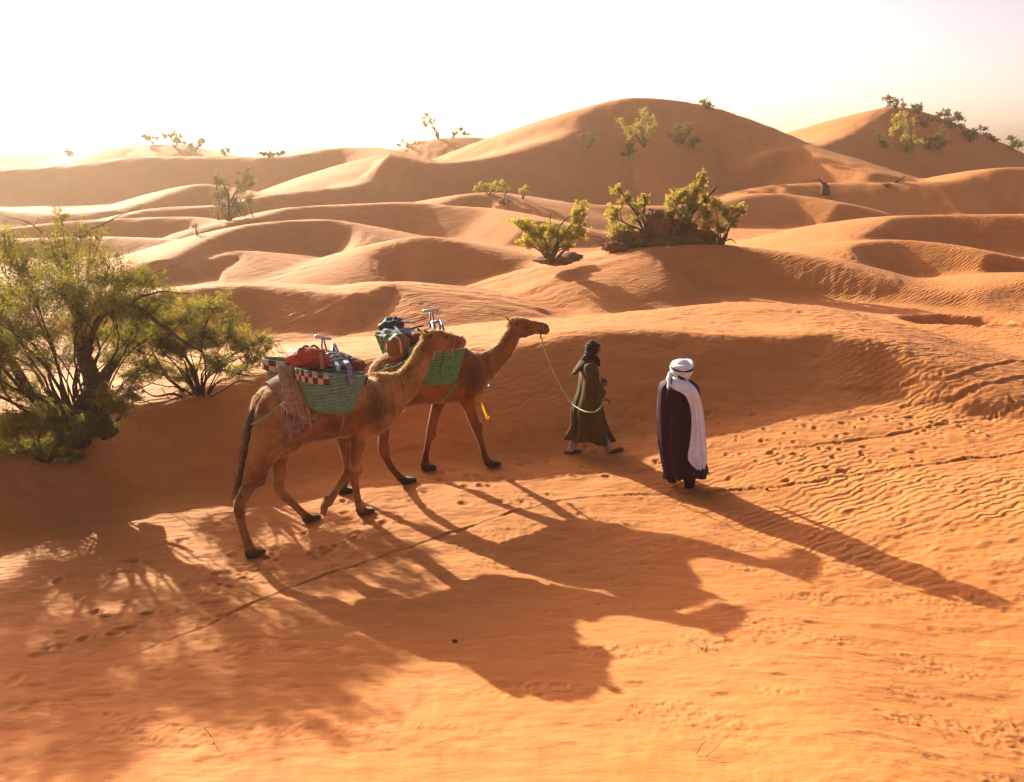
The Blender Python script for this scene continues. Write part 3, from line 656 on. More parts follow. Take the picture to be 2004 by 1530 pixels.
def basket(fr, rimL, rimR, botL, botR, t, depth, mat, parent, name='basket', rows=15, seed=0):
    A, B, C, D = fr.at(*rimL, t), fr.at(*rimR, t), fr.at(*botL, t), fr.at(*botR, t)
    V, F = [], []; secs = []
    for i in range(rows * 4 + 1):
        q = i / (rows * 4); e = q ** .9
        # side walls lean in, then round to the base
        rnd = math.sqrt(max(0, 1 - max(0, (q - .82) / .18) ** 2)) if q > .82 else 1
        a = A.lerp(C, q); b = B.lerp(D, q); c = (a + b) / 2; u = (b - a) / 2
        rib = 1 + .018 * abs(math.sin(q * rows * math.pi)) + .012 * mnoise.noise(Vector((q * 9, seed, 0)))
        dp = depth * (1 - .35 * q)
        secs.append((c, u * rib * (.55 + .45 * rnd if q > .82 else 1), fr.r * dp * rib * (.5 + .5 * rnd), .8))
    # inside wall down from the rim
    inner = [(secs[0][0] - UP * .0, secs[0][1] * .95, secs[0][2] * .93, .8), (secs[3][0] - UP * .05, secs[3][1] * .9, secs[3][2] * .88, .8)]
    ring_loft(V, F, list(reversed(inner)) + secs, 48)
    out = []
    for v in V: out.append(v + Vector([mnoise.noise(v * 4 + Vector((seed * 3, k * 5, 0))) for k in range(3)]) * .012)
    o = mesh_obj(name, out, F, mat, parent)
    rim = [A.lerp(B, .5) + (B - A) / 2 * math.cos(a) * 1.0 + fr.r * depth * math.sin(a) for a in [k * math.pi / 14 for k in range(29)]]
    V, F = [], []
    sup = lambda x: math.copysign(abs(x) ** .8, x)
    rim = [(A + B) / 2 + (B - A) / 2 * sup(math.cos(a)) + fr.r * depth * sup(math.sin(a)) for a in [k * 2 * math.pi / 28 for k in range(29)]]
    tube(V, F, [(*tuple(p), .014) for p in rim], 8, sub=2); mesh_obj('rim', V, F, mat, o)
    return o, (A, B, C, D)
def check_band(fr, A, B, depth, a0, a1, drop, parent, cols=9, rows=2, name='check_cloth'):
    """checked cloth folded over the basket rim: squares alternate brown and cream"""
    sup = lambda x: math.copysign(abs(x) ** .8, x); V, F, mi = [], [], []
    for i in range(cols * 2 + 1):
        a = a0 + (a1 - a0) * i / (cols * 2)
        for j in range(rows * 2 + 1):
            q = j / (rows * 2) - .15
            k = 1.035 + .012 * math.sin(i * 1.3 + j)
            p = (A + B) / 2 + (B - A) / 2 * sup(math.cos(a)) * k + fr.r * depth * sup(math.sin(a)) * (k + .03) - UP * drop * q
            V.append(p)
    h = rows * 2 + 1
    for i in range(cols * 2):
        for j in range(rows * 2): F.append((i * h + j, i * h + j + 1, (i + 1) * h + j + 1, (i + 1) * h + j)); mi.append(((i // 2) + (j // 2)) % 2 if rows > 1 else (i // 2) % 2)
    o = mesh_obj(name, V, F, None, parent); o.data.materials.append(M['brown']); o.data.materials.append(M['cream'])
    o.data.polygons.foreach_set('material_index', mi); s = o.modifiers.new('thick', 'SOLIDIFY'); s.thickness = .008
    return o
def drape(name, fr, body, px0, px1, near_drop, far_drop, mat, parent=None, off=.03, seed=0, ns=26, na=44, rag=.05, extra=0.0, amax=math.pi / 2):
    """cloth lying over the back and hanging down both flanks"""
    rows = []
    for px, t_, b_, hw in body:
        a = fr.at(px, t_); c = fr.at(px, b_); mid = (a + c) / 2; rows.append((mid.x, mid.y, mid.z, (a.z - c.z) / 2, hw))
    P = refine(rows, 6); s_of = np.array([(Vector(p[:3]) - fr.o).dot(fr.f) for p in P])
    s0 = (fr.at(px0, 760) - fr.o).dot(fr.f); s1 = (fr.at(px1, 760) - fr.o).dot(fr.f)
    V, F = [], []
    for i in range(ns + 1):
        s = s0 + (s1 - s0) * i / ns; p = [float(np.interp(s, s_of, P[:, k])) for k in range(5)]
        c = Vector(p[:3]); hz, hw = p[3], p[4]
        for j in range(na + 1):
            q = j / na * 2 - 1                                    # +1 near side, -1 far side
            drop = near_drop if q > 0 else far_drop
            ang = min(abs(q) * 2.0, 1.0) * amax; hang = max(0, abs(q) - .5) * 2 * (drop + rag * mnoise.noise(Vector((i * .45, seed, q))))
            fold = mnoise.noise(Vector((i * .33, q * 2.2, seed))) * .03 + mnoise.noise(Vector((i * .9, q * 1.1, seed + 4))) * .022 * (abs(q) + .3)
            k = 1.0; o_ = off + extra * math.cos(ang) + fold
            pt = c + UP * (hz + o_) * math.cos(ang) ** .92 + fr.r * math.copysign((hw + o_) * math.sin(ang) ** .92, q) - UP * hang
            V.append(pt + fr.f * .02 * mnoise.noise(Vector((q * 4, i * .2, seed + 8))))
    h = na + 1
    for i in range(ns):
        for j in range(na): F.append((i * h + j, (i + 1) * h + j, (i + 1) * h + j + 1, i * h + j + 1))
    o = mesh_obj(name, V, F, mat, parent); s = o.modifiers.new('thick', 'SOLIDIFY'); s.thickness = .012; s.offset = 1
    return o
BODY1 = [(490,828,868,.05),(497,800,880,.12),(507,775,895,.19),(525,757,902,.25),(552,742,890,.29),(585,722,868,.32),(625,702,861,.35),(660,702,857,.36),(695,722,855,.33),(725,738,852,.27)]
BODY2 = [(722,738,790,.08),(731,716,800,.18),(748,699,803,.25),(775,684,797,.30),(810,670,791,.33),(850,660,789,.35),(885,664,787,.33),(910,678,785,.28),(930,690,776,.22)]
def rods(name, fr, segs, r, mat, parent):
    V, F = [], []
    for a, b in segs: tube(V, F, [(*fr.at(*a), r), (*fr.at(*b), r)], 8, sub=1)
    return mesh_obj(name, V, F, mat, parent)
# ---------------- load of the last camel
def put(fr, name, px, py, t, label, cat):
    e = empty(name, tuple(fr.at(px, py, t))); tag(e, label, cat); return e
r = put(f1, 'saddle_blanket', 560, 770, 0, 'mauve and grey fringed blanket hanging over the rump of the last camel', 'blanket')
drape('cloth', f1, BODY1, 524, 592, .12, .25, M['blanket'], r, .035, 1, rag=.10)
drape('under_cloth', f1, BODY1, 588, 700, .0, .0, M['slate'], r, .02, 2, amax=.75, rag=0)
V, F = [], []
for k in range(5):     # loose hanging folds and tassels at the near side
    x0 = 553 + k * 8; p = [f1.at(x0 - 3, 716, .34), f1.at(x0 + 2, 745, .43), f1.at(x0 + 8 + k, 778, .44), f1.at(x0 + 15 + k, 806 + 4 * (k % 3), .42)]
    tube(V, F, [(*q, .022 - .003 * i, .05 - .008 * i) for i, q in enumerate(p)], 8, f1.f, 5)
mesh_obj('hanging_fold', V, F, M['tan'], r)
V, F = [], []
rg = random.Random(5)
for k in range(46):
    x = rg.uniform(548, 607); y = 790 + (x - 548) * .4 + rg.uniform(-8, 6); a = f1.at(x, y, .42 + rg.uniform(-.03, .03)); b = a - UP * rg.uniform(.05, .13) + f1.f * rg.uniform(-.02, .03)
    tube(V, F, [(*a, .0035), (*((a + b) / 2 + f1.f * .006), .003), (*b, .0025)], 4, sub=2)
mesh_obj('fringe', V, F, M['cream'], r)
V, F = [], []
for x, y in ((600,820),(604,826),(612,818),(618,812)): ball(V, F, f1.at(x, y, .40), f1.f * .03, f1.r * .012, UP * .016, 8, 6)
mesh_obj('tassel', V, F, M['ochre'], r)
pan = put(f1, 'pannier', 650, 760, .1, 'pair of teal green woven panniers with checked cloth slung across the last camel', 'pannier')
bk, (A, B, C, D) = basket(f1, (583,724), (713,733), (611,808), (690,806), .55, .17, M['basket_teal'], pan, seed=1)
check_band(f1, A, B, .17, math.pi * 1.02, math.pi * .58, .13, bk, 8, 2)
check_band(f1, A, B, .17, math.pi * .14, math.pi * -.12, .12, bk, 4, 2)
bk2, (A2, B2, C2, D2) = basket(f1, (583,724), (700,733), (611,808), (690,806), .55, .17, M['basket_teal'], None, seed=2)
bpy.data.objects.remove(bk2.children[0]); bpy.data.objects.remove(bk2)
def mirror_pt(fr, p, t): return p + fr.r * (t - fr.tof(p))
class FarFrame:
    """the same frame seen from its near-side construction, moved to the far flank"""
    def __init__(self, fr, t): self.fr, self.f, self.r, self.t = fr, fr.f, fr.r, t
    def at(self, px, py, t=0.0): return mirror_pt(self.fr, self.fr.at(px, py, .55), self.t)
ff = FarFrame(f1, -.52)
bk2, (A2, B2, C2, D2) = basket(ff, (607,742), (712,746), (625,812), (695,812), 0, .17, M['basket_teal'], pan, seed=2)
check_band(ff, A2, B2, .17, 0, math.pi * 2, .13, bk2, 16, 2)
strap('webbing_strap', [f1.at(676, 706, .58), f1.at(681, 712, .735), f1.at(685, 730, .755), f1.at(688, 753, .735)], .028, M['blue'], pan, f1.f)
strap('girth_cord', [f1.at(673, 806, .45), f1.at(671, 830, .38), f1.at(664, 850, .25)], .008, M['tan'], pan, f1.f)
strap('loose_cord', [f1.at(604, 800, .5), f1.at(606, 820, .48), f1.at(607, 836, .47)], .006, M['hay'], pan, f1.f)
strap('cross_strap', [f1.at(660, 726, .5), f1.at(652, 702, .2), f1.at(640, 697, -.2), f1.at(620, 705, -.45)], .03, M['blue'], pan, f1.f)
bag = blob('duffel_bag', f1.at(600, 701, .30), f1.f * .205 + UP * -.01, f1.r * .17, UP * .125, M['red'], None, 4, .26, 2.3)
tag(bag, 'red duffel bag lying on top of the pannier of the last camel', 'bag')
bag2 = blob('bag_flap', f1.at(622, 706, .37), f1.f * .13, f1.r * .12, UP * .095, M['red'], bag, 8, .3, 3.0)
V, F = [], []
for a, b, c in (((585,690),(597,677),(612,684)), ((604,684),(614,676),(626,684))):
    tube(V, F, [(*f1.at(*a, .3), .012), (*f1.at(*b, .3), .012), (*f1.at(*c, .3), .012)], 8, sub=6)
mesh_obj('handle', V, F, M['black'], bag); strap('bag_strap', [f1.at(626, 690, .42), f1.at(629, 705, .50), f1.at(631, 722, .56)], .02, M['ochre'], bag, f1.f)
mt = put(f1, 'bundle', 655, 700, .2, 'heap of grey straps and rope coils beside the red bag on the last camel', 'bundle')
blob('padding', f1.at(648, 707, .18), f1.f * .25, f1.r * .20, UP * .085, M['slate'], mt, 1, .25, 2.6)
blob('rolled_pad', f1.at(688, 712, .22), f1.f * .16 - UP * .03, f1.r * .17, UP * .075, M['maroon'], mt, 2, .18, 3)
blob('dark_cushion', f1.at(628, 696, -.05), f1.f * .17, f1.r * .2, UP * .07, M['black'], mt, 3, .2, 3)
for k in range(5):
    V, F = [], []; c = f1.at(652 + 5 * (k % 3), 696 + 3 * k, .34 + .02 * k); pts = []
    for q in range(13):
        a = q / 12 * 2 * math.pi; pts.append((*(c + f1.f * math.cos(a) * (.075 + .012 * k) + UP * math.sin(a) * (.034 + .006 * (k % 2)) + f1.r * .03 * math.sin(2 * a + k)), .009))
    tube(V, F, pts, 6, sub=3); mesh_obj('rope_coil', V, F, M['blue'] if k % 2 else M['pale'], mt)
strap('webbing_end', [f1.at(656, 706, .45), f1.at(661, 716, .62), f1.at(663, 727, .72)], .025, M['blue'], mt, f1.f)
strap('webbing_end', [f1.at(664, 706, .45), f1.at(678, 715, .60), f1.at(690, 722, .70)], .018, M['blue'], mt, f1.f)
sd = put(f1, 'pack_saddle', 645, 690, 0, 'steel pack saddle with pale T handle beside the red bag on the last camel', 'saddle')
def T_saddle(fr, sd, bar, l1, l2, frame):
    V, F = [], []; tube(V, F, [(*fr.at(*bar[0]), .019), (*fr.at(*bar[1]), .019)], 12, sub=1); mesh_obj('handle', V, F, M['pale'], sd)
    rods('post', fr, [l1], .010, M['steel'], sd); rods('post', fr, [l2], .010, M['steel'], sd)
    for s in frame: rods('steel_arch', fr, s, .016, M['steel'], sd)
T_saddle(f1, sd, ((616,658,0),(647,663,0)), ((630,661,0),(630,700,0)), ((633,662,0),(643,700,0)),
   [[((652,676,-.12),(662,712,-.3)),((652,676,-.12),(646,715,.18))], [((655,674,.1),(672,712,.3)),((655,674,.1),(650,712,-.15))], [((652,676,-.12),(655,674,.1))]])
cr = empty('crupper_rope', tuple(f1.at(500, 800))); tag(cr, 'green rope looped under the tail of the last camel and round its rump', 'rope')
strand('rope', [f1.at(566, 779, .40), f1.at(545, 795, .36), f1.at(520, 815, .31), f1.at(501, 827, .24), f1.at(489, 828, .05), f1.at(497, 800, -.17), f1.at(512, 770, -.22), f1.at(530, 755, -.24)], .0085, M['grope'], cr)
hl = put(f1, 'neck_rope', 782, 760, 0, 'ochre twisted rope with a frayed tassel round the neck of the last camel', 'rope')
def ring_round(fr, top, bot, lat, n=17):
    T, Bm = fr.at(*top), fr.at(*bot); c = (T + Bm) / 2; u = (T - Bm) / 2
    return [c + u * math.cos(a) + fr.r * lat * math.sin(a) for a in [k * 2 * math.pi / (n - 1) for k in range(n)]]
strand('rope', ring_round(f1, (776,729), (784,789), .155), .011, M['ochre'], hl)
strand('rope_end', [f1.at(784, 788, .03), f1.at(786, 793, .04), f1.at(788, 797, .04)], .012, M['ochre'], hl)
V, F = [], []
for k in range(60):
    a = f1.at(788, 795, .04); d = Vector((rg.gauss(.25, .35), rg.gauss(0, .3), -1)).normalized() * rg.uniform(.05, .09); s = d.orthogonal().normalized() * .003; j = len(V); V += [a - s, a + s, a + d]; F.append((j, j + 1, j + 2))
mesh_obj('tassel', V, F, M['ochre'], hl, smooth=False)
hb = put(f1, 'halter', 880, 675, 0, 'thin cord halter hanging from the mouth of the last camel', 'halter')
strand('cord', ring_round(f1, (884,650), (881,682), .075), .005, M['ochre'], hb); strand('cord_end', [f1.at(883, 682, .03), f1.at(885, 689, .03), f1.at(884, 696, .03)], .005, M['ochre'], hb)
# ---------------- load of the leading camel
r = put(f2, 'saddle_blanket', 800, 690, 0, 'dark slate saddle blanket over the back of the leading camel', 'blanket')
drape('cloth', f2, BODY2, 772, 900, .02, .1, M['slate'], r, .03, 5, amax=.8, rag=0)
pan = put(f2, 'pannier', 860, 710, .1, 'pair of bright green ribbed panniers slung across the leading camel', 'pannier')
bk, (A, B, C, D) = basket(f2, (800,684), (908,680), (826,756), (892,748), .52, .16, M['basket'], pan, seed=5)
ff2 = FarFrame(f2, -.50); ff2.at = lambda px, py, t=0.0: mirror_pt(f2, f2.at(px, py, .52), -.50)
basket(ff2, (800,684), (895,680), (826,750), (880,745), 0, .16, M['basket'], pan, seed=6)
strap('girth_rope', [f2.at(893, 748, .42), f2.at(882, 765, .36), f2.at(868, 780, .28), f2.at(850, 786, .12), f2.at(830, 786, .1), f2.at(805, 772, .30)], .010, M['grope'], pan, f2.f, .010)
strap('cord_seam', [f2.at(868, 690, .68), f2.at(864, 712, .69), f2.at(860, 733, .66)], .005, M['black'], pan, f2.f)
sd = put(f2, 'pack_saddle', 855, 640, 0, 'steel pack saddle with pale T handle standing on the leading camel', 'saddle')
T_saddle(f2, sd, ((828,609,0),(858,605,0)), ((842,608,0),(841,665,0)), ((845,608,0),(857,665,0)),
   [[((844,628,-.1),(836,668,-.28)),((844,628,-.1),(858,668,.2))], [((862,626,.08),(876,668,.3)),((862,626,.08),(860,668,-.2))], [((844,630,-.1),(862,628,.08))]])
bag = blob('leather_bag', f2.at(779, 676, .32), f2.f * .15, f2.r * .13, UP * .155, M['sack'], None, 12, .10, 2.0, power=.85)
tag(bag, 'round brown leather bag tied at the rear of the leading camel load', 'bag')
strap('bag_strap', [f2.at(770, 658, .40), f2.at(781, 664, .46), f2.at(786, 690, .46)], .014, M['cream'], bag, f2.f)
strap('bag_strap', [f2.at(752, 690, .30), f2.at(756, 668, .3), f2.at(768, 655, .3)], .010, M['cream'], bag, f2.f)
mt = put(f2, 'bundle', 790, 655, 0, 'dark padded jackets and straps heaped on the back of the leading camel', 'bundle')
blob('padding', f2.at(788, 657, .02), f2.f * .30 - UP * .04, f2.r * .24, UP * .10, M['slate'], mt, 21, .25, 2.4)
blob('dark_jacket', f2.at(766, 642, -.22), f2.f * .17, f2.r * .17, UP * .14, M['black'], mt, 22, .28, 2.4)
blob('jacket_sleeve', f2.at(757, 652, -.20), f2.f * .09 + UP * .02, f2.r * .12, UP * .12, M['maroon'], mt, 23, .25, 2.4)
blob('rolled_rug', f2.at(830, 656, .22), f2.f * .22, f2.r * .14, UP * .075, M['maroon'], mt, 24, .2, 3)
strap('webbing_end', [f2.at(745, 668, -.3), f2.at(757, 645, -.25), f2.at(768, 630, -.2), f2.at(790, 630, -.15), f2.at(812, 631, -.1)], .022, M['blue'], mt, f2.r, .012)
strap('webbing_end', [f2.at(766, 631, -.25), f2.at(776, 625, -.2), f2.at(786, 624, -.2)], .03, M['slate'], mt, f2.r, .016)
strap('webbing_end', [f2.at(768, 633, -.18), f2.at(778, 645, .1), f2.at(790, 658, .30)], .02, M['blue'], mt, f2.f)
strap('webbing_end', [f2.at(800, 645, 0), f2.at(816, 640, 0), f2.at(828, 637, 0)], .02, M['black'], mt, f2.r, .014)
V, F = [], []; tube(V, F, [(*f2.at(757, 655, .2), .012), (*f2.at(752, 662, .22), .014), (*f2.at(757, 668, .24), .012)], 8, sub=4); mesh_obj('rope_knot', V, F, M['grope'], mt)
cr = put(f2, 'crupper_rope', 765, 720, .2, 'green knotted rope across the rump of the leading camel', 'rope')
strand('rope', [f2.at(728, 735, .12), f2.at(745, 727, .26), f2.at(760, 720, .31), f2.at(775, 716, .33), f2.at(795, 705, .36)], .009, M['grope'], cr)
strand('rope_loop', [f2.at(752, 722, .30), f2.at(758, 714, .32), f2.at(768, 716, .33), f2.at(766, 725, .34), f2.at(770, 730, .33)], .008, M['grope'], cr)
nb = put(f2, 'neck_rope', 960, 715, 0, 'green neck rope with small brass bells on the leading camel', 'rope')
strand('rope', ring_round(f2, (956,686), (960,739), .125), .009, M['grope'], nb)
for (x, y, q) in ((967,738,.05),(958,756,.04)):
    strand('cord', [f2.at(961, 737, .04), f2.at((961 + x) / 2, (737 + y) / 2, .045), f2.at(x, y - 3, .05)], .006, M['grope'], nb)
    V, F = [], []; ball(V, F, f2.at(x, y, q), f2.f * .024, f2.r * .024, UP * .026, 12, 8); mesh_obj('bell', V, F, M['pale'], nb)
yr = put(f2, 'ribbon', 938, 785, .15, 'yellow ribbon streamer fluttering below the chest of the leading camel', 'ribbon')
strap('streamer', [f2.at(930, 760, .15), f2.at(934, 776, .18), f2.at(941, 786, .18), f2.at(946, 800, .18), f2.at(952, 815, .19)], .016, M['yellow'], yr, f2.f, .003)
for x, y, s in ((941,781,.045),(954,817,.035),(934,770,.03)):
    blob('bow', f2.at(x, y, .18), f2.f * s, f2.r * s * .6, UP * s * .8, M['yellow'], yr, x, .5, 3, 14, 10)
# ================================================================ PEOPLE
MSKIN = simple_mat('sun_browned_skin', (.16, .065, .035), (.22, .095, .05), rough=.55, scale=30, bump=.15)
MANKLE = simple_mat('pale_trouser_cloth', (.30, .19, .13), (.40, .27, .19), rough=.9)
MOLIVE = simple_mat('olive_wool_robe', (.050, .026, .006), (.078, .043, .010), rough=.9, scale=25, bump=.5, dist=.006)
MSCARF = simple_mat('black_brown_scarf', (.012, .005, .004), (.024, .011, .008), rough=.9, scale=25, bump=.6, dist=.006)
MSHOE = simple_mat('brown_slipper', (.055, .016, .008), (.09, .03, .015), rough=.5)
MPURPLE = simple_mat('deep_plum_robe', (.012, .001, .006), (.036, .003, .026), rough=.8, scale=2.5, bump=.4, dist=.006)
MWHITE = simple_mat('white_cotton', (.66, .64, .68), (.80, .78, .82), rough=.85, scale=12, bump=.5, dist=.006, transl=(.2, (.8, .75, .8)))
MDARKTR = simple_mat('plum_black_trousers', (.012, .003, .004), (.025, .008, .008), rough=.85)
MSOLE = simple_mat('tan_sole', (.45, .26, .12), (.55, .34, .17), rough=.7)
def hand(V, F, wrist, d, palm_n, curl=.6, s=1.0, side=1):
    """palm with five unequal bent fingers: d = pointing direction, palm_n = normal out of the palm"""
    d = d.normalized(); n = (palm_n - d * palm_n.dot(d)).normalized(); w = d.cross(n) * side
    tube(V, F, [(*wrist, .026 * s, .020 * s), (*(wrist + d * .04 * s), .040 * s, .017 * s), (*(wrist + d * .085 * s), .042 * s, .015 * s), (*(wrist + d * .095 * s), .034 * s, .012 * s)], 10, n, 3)
    for k, (off, L) in enumerate(((-.030, .062), (-.010, .075), (.010, .070), (.029, .055))):
        b = wrist + d * .088 * s + w * off * s; p = [b - d * .01 * s, b]; dd = d.copy(); q = b
        for j, f in enumerate((.45, .32, .23)):
            a = curl * (.5 + .4 * j) + .05 * k; dd = (dd * math.cos(a) + n * math.sin(a)).normalized(); q = q + dd * L * f * s; p.append(q)
        tube(V, F, [(*x, (.0095 - .0009 * i) * s) for i, x in enumerate(p)], 8, sub=2)
    b = wrist + d * .025 * s - w * .03 * s; dd = (d * .6 - w * .7 + n * .35).normalized(); q = b + dd * .035 * s
    d2 = (d * .8 - w * .15 + n * .6).normalized(); tube(V, F, [(*b, .013 * s), (*q, .011 * s), (*(q + d2 * .03 * s), .009 * s), (*(q + d2 * .05 * s), .007 * s)], 8, sub=2)
def head_shape(V, F, c, look, up_, s=1.0):
    """skull, jaw, nose, brow, lips, ears"""
    lk = look.normalized(); sd = lk.cross(up_).normalized(); u = sd.cross(lk).normalized()
    ball(V, F, c + u * .03 * s, lk * .092 * s, sd * .074 * s, u * .088 * s, 18, 12)
    ball(V, F, c - u * .045 * s + lk * .028 * s, lk * .062 * s, sd * .055 * s, u * .068 * s, 14, 10)
    ball(V, F, c - u * .005 * s + lk * .098 * s, lk * .022 * s, sd * .013 * s, u * .026 * s, 8, 6)
    ball(V, F, c + u * .028 * s + lk * .082 * s, lk * .014 * s, sd * .045 * s, u * .010 * s, 8, 6)
    ball(V, F, c - u * .048 * s + lk * .086 * s, lk * .010 * s, sd * .022 * s, u * .010 * s, 8, 6)
    ball(V, F, c - u * .085 * s + lk * .068 * s, lk * .020 * s, sd * .022 * s, u * .016 * s, 8, 6)
    for k in (-1, 1): ball(V, F, c + sd * .074 * s * k, lk * .018 * s, sd * .008 * s, u * .030 * s, 8, 6)
    return [c + u * .012 * s + lk * .080 * s + sd * .030 * s * k for k in (-1, 1)], lk, sd, u
def robe(name, secs, mat, parent, n=72, folds=7, amp0=.0, amp1=.02, seed=0, cap_top=True, hemwave=.02, phase=0.0):
    """garment hung from the shoulders: (centre, half width u, half depth v) rows, folds deepening to the hem"""
    m = len(secs); V, F = [], []
    A = np.array([[*c, *u, *v] for c, u, v in secs]); P = catmull(A, 4); m = len(P)
    for i in range(m):
        c, u, v = Vector(P[i, :3]), Vector(P[i, 3:6]), Vector(P[i, 6:9]); q = i / (m - 1)
        amp = amp0 + (amp1 - amp0) * q
        for k in range(n):
            a = 2 * math.pi * k / n
            f = 1 + amp / .25 * (math.sin(a * folds + phase + 1.3 * mnoise.noise(Vector((a, q * 1.5, seed)))) * .6 + 1.1 * mnoise.noise(Vector((math.cos(a) * 2.6, math.sin(a) * 2.6, seed + q * .9))) + .35 * math.sin(a * (folds * 2 + 3) + 2.5 * mnoise.noise(Vector((a * 1.5, q * 2, seed + 5)))) * (.3 + .7 * q))
            p = c + (u * math.cos(a) + v * math.sin(a)) * f
            if i == m - 1: p = p + Vector((0, 0, hemwave * math.sin(a * 2 + seed) + .5 * hemwave * mnoise.noise(Vector((a * 2, seed, 0)))))
            V.append(p)
    for i in range(m - 1):
        for k in range(n): F.append((i * n + k, (i + 1) * n + k, (i + 1) * n + (k + 1) % n, i * n + (k + 1) % n))
    if cap_top:
        c = len(V); V.append(Vector(P[0, :3]) + UP * .01)
        for k in range(n): F.append((c, k, (k + 1) % n))
    o = mesh_obj(name, V, F, mat, parent); s = o.modifiers.new('thick', 'SOLIDIFY'); s.thickness = .008; s.offset = -1
    return o
def row(fr, x0, x1, y, lat, t=0.0):
    a, b = fr.at(x0, y, t), fr.at(x1, y, t); return ((a + b) / 2, (b - a) / 2, fr.r * lat)
# ---------------- the man in olive leading the front camel
g1 = Frame((1118, 896), 12, .07)
p1 = empty('person', tuple(g1.at(1150, 893))); p1.location.z = gz(p1.location.x, p1.location.y)
tag(p1, 'man in a long olive robe and dark headscarf striding ahead with the lead rope', 'person')
V, F = [], []; P = g1.at
tube(V, F, [(*P(1152, 800), .16, .17), (*P(1150, 785), .15, .17), (*P(1151, 760), .12, .15), (*P(1152, 735), .13, .18), (*P(1153, 718), .11, .20), (*P(1155, 708), .07, .12), (*P(1157, 700), .055, .058), (*P(1159, 692), .052, .055)], 16, g1.r, 3)
look = (g1.f * .97 + UP * -.12).normalized(); hc = P(1161, 684)
eyes, lk, sdv, u = head_shape(V, F, hc, look, UP)
legs1 = [[(1150,800,.1,.09),(1158,825,.1,.07),(1177,850,.09,.058),(1185,862,.08,.052),(1190,876,.08,.040),(1192,886,.08,.038)], [(1147,800,-.1,.09),(1135,828,-.1,.07),(1128,850,-.09,.056),(1124,864,-.08,.05),(1117,878,-.07,.038),(1113,885,-.07,.036)]]
for L in legs1: tube(V, F, [(*P(x, y, t), rr0) for x, y, t, rr0 in L], 12, sub=3)
fpos = [(P(1194, 888, .08), (g1.f + UP * .30).normalized()), (P(1113, 889, -.07), (g1.f * 1 - UP * .03).normalized())]
for c, d in fpos: ball(V, F, c + d * .06, d * .13, g1.r * .045, d.cross(g1.r) * -.038, 12, 8)
arm_n = [(1154,718,.17,.062),(1161,742,.22,.052),(1170,766,.21,.045),(1176,764,.17,.038),(1180,757,.14,.030)]
arm_f = [(1154,718,-.17,.062),(1160,745,-.22,.052),(1170,770,-.20,.045),(1176,777,-.12,.038),(1180,779,-.06,.030)]
for A_ in (arm_n, arm_f): tube(V, F, [(*P(x, y, t), rr0) for x, y, t, rr0 in A_], 12, sub=3)
hand(V, F, P(1180, 757, .14), (UP * .9 + g1.f * .15 - g1.r * .2), -g1.r, .9, 1.0, 1)
hand(V, F, P(1180, 779, -.06), (g1.f * .6 + g1.r * .6 - UP * .1), -UP, 1.1, 1.0, -1)
me = fused(V, F, .0085, 2, .5); link('body', me, MSKIN, p1)
for e in eyes:
    V, F = [], []; ball(V, F, e, lk * .010, sdv * .013, u * .010, 10, 6); mesh_obj('eye', V, F, MEYE, p1)
robe('robe', [row(g1, 1147, 1162, 705, .075), row(g1, 1141, 1165, 711, .19), row(g1, 1138, 1168, 722, .235), row(g1, 1136, 1170, 742, .23), row(g1, 1133, 1174, 766, .20), row(g1, 1125, 1177, 790, .20), row(g1, 1122, 1180, 812, .18), row(g1, 1124, 1186, 833, .17), row(g1, 1119, 1192, 849, .165), row(g1, 1115, 1197, 861, .16)], MOLIVE, p1, folds=6, amp1=.052, seed=3, hemwave=.045, phase=1.0)
for A_, k in ((arm_n, 1), (arm_f, -1)):
    V, F = [], []
    tube(V, F, [(*P(A_[0][0] - 1, A_[0][1] - 6, A_[0][2] * .9), .06), (*P(A_[0][0], A_[0][1], A_[0][2]), .088), (*P(A_[1][0], A_[1][1], A_[1][2]), .082), (*P(A_[2][0], A_[2][1] + 2, A_[2][2]), .085), (*P(A_[3][0] + 1, A_[3][1] + 2, A_[3][2]), .072), (*P(A_[3][0] + 3, A_[3][1] - 1 * k, A_[3][2]), .052)], 18, sub=4)
    V = [v + Vector([mnoise.noise(v * 14 + Vector((q * 3, 0, 0))) for q in range(3)]) * .010 for v in V]
    mesh_obj('sleeve', V, F, MOLIVE, p1)
# hood lying on the back
V, F = [], []
tube(V, F, [(*P(1150, 704), .05, .09), (*P(1143, 709), .055, .11), (*P(1134, 718), .045, .09), (*P(1126, 727), .03, .06), (*P(1119, 732), .012, .03)], 16, g1.r, 4)
V = [v + Vector([mnoise.noise(v * 11 + Vector((q * 3, 0, 0))) for q in range(3)]) * .012 for v in V]; mesh_obj('hood', V, F, MOLIVE, p1)
# headscarf
V, F = [], []
ball(V, F, hc - lk * .022 + u * .028, lk * .102, sdv * .098, u * .105, 20, 14)
ball(V, F, hc - lk * .035 - u * .07, lk * .085, sdv * .092, u * .10, 18, 12)
tube(V, F, [(*P(1146, 697), .05, .07), (*P(1144, 706), .055, .075), (*P(1142, 716), .05, .07), (*P(1140, 726), .03, .05)], 12, g1.r, 3)
tube(V, F, [(*P(1158, 699), .06, .09), (*P(1166, 703), .05, .08), (*P(1170, 710), .034, .06), (*P(1172, 717), .018, .035)], 12, g1.r, 3)
tube(V, F, [(*(hc + u * .075 + lk * .03 + sdv * .09), .022), (*(hc + u * .085 + lk * .075), .022), (*(hc + u * .075 + lk * .03 - sdv * .09), .022)], 8, sub=4)
me = fused(V, F, .010, 2, .5)
n = len(me.vertices); co = np.empty(n * 3, np.float32); me.vertices.foreach_get('co', co); co = co.reshape(-1, 3)
nm = np.empty(n * 3, np.float32); me.vertices.foreach_get('normal', nm); nm = nm.reshape(-1, 3)
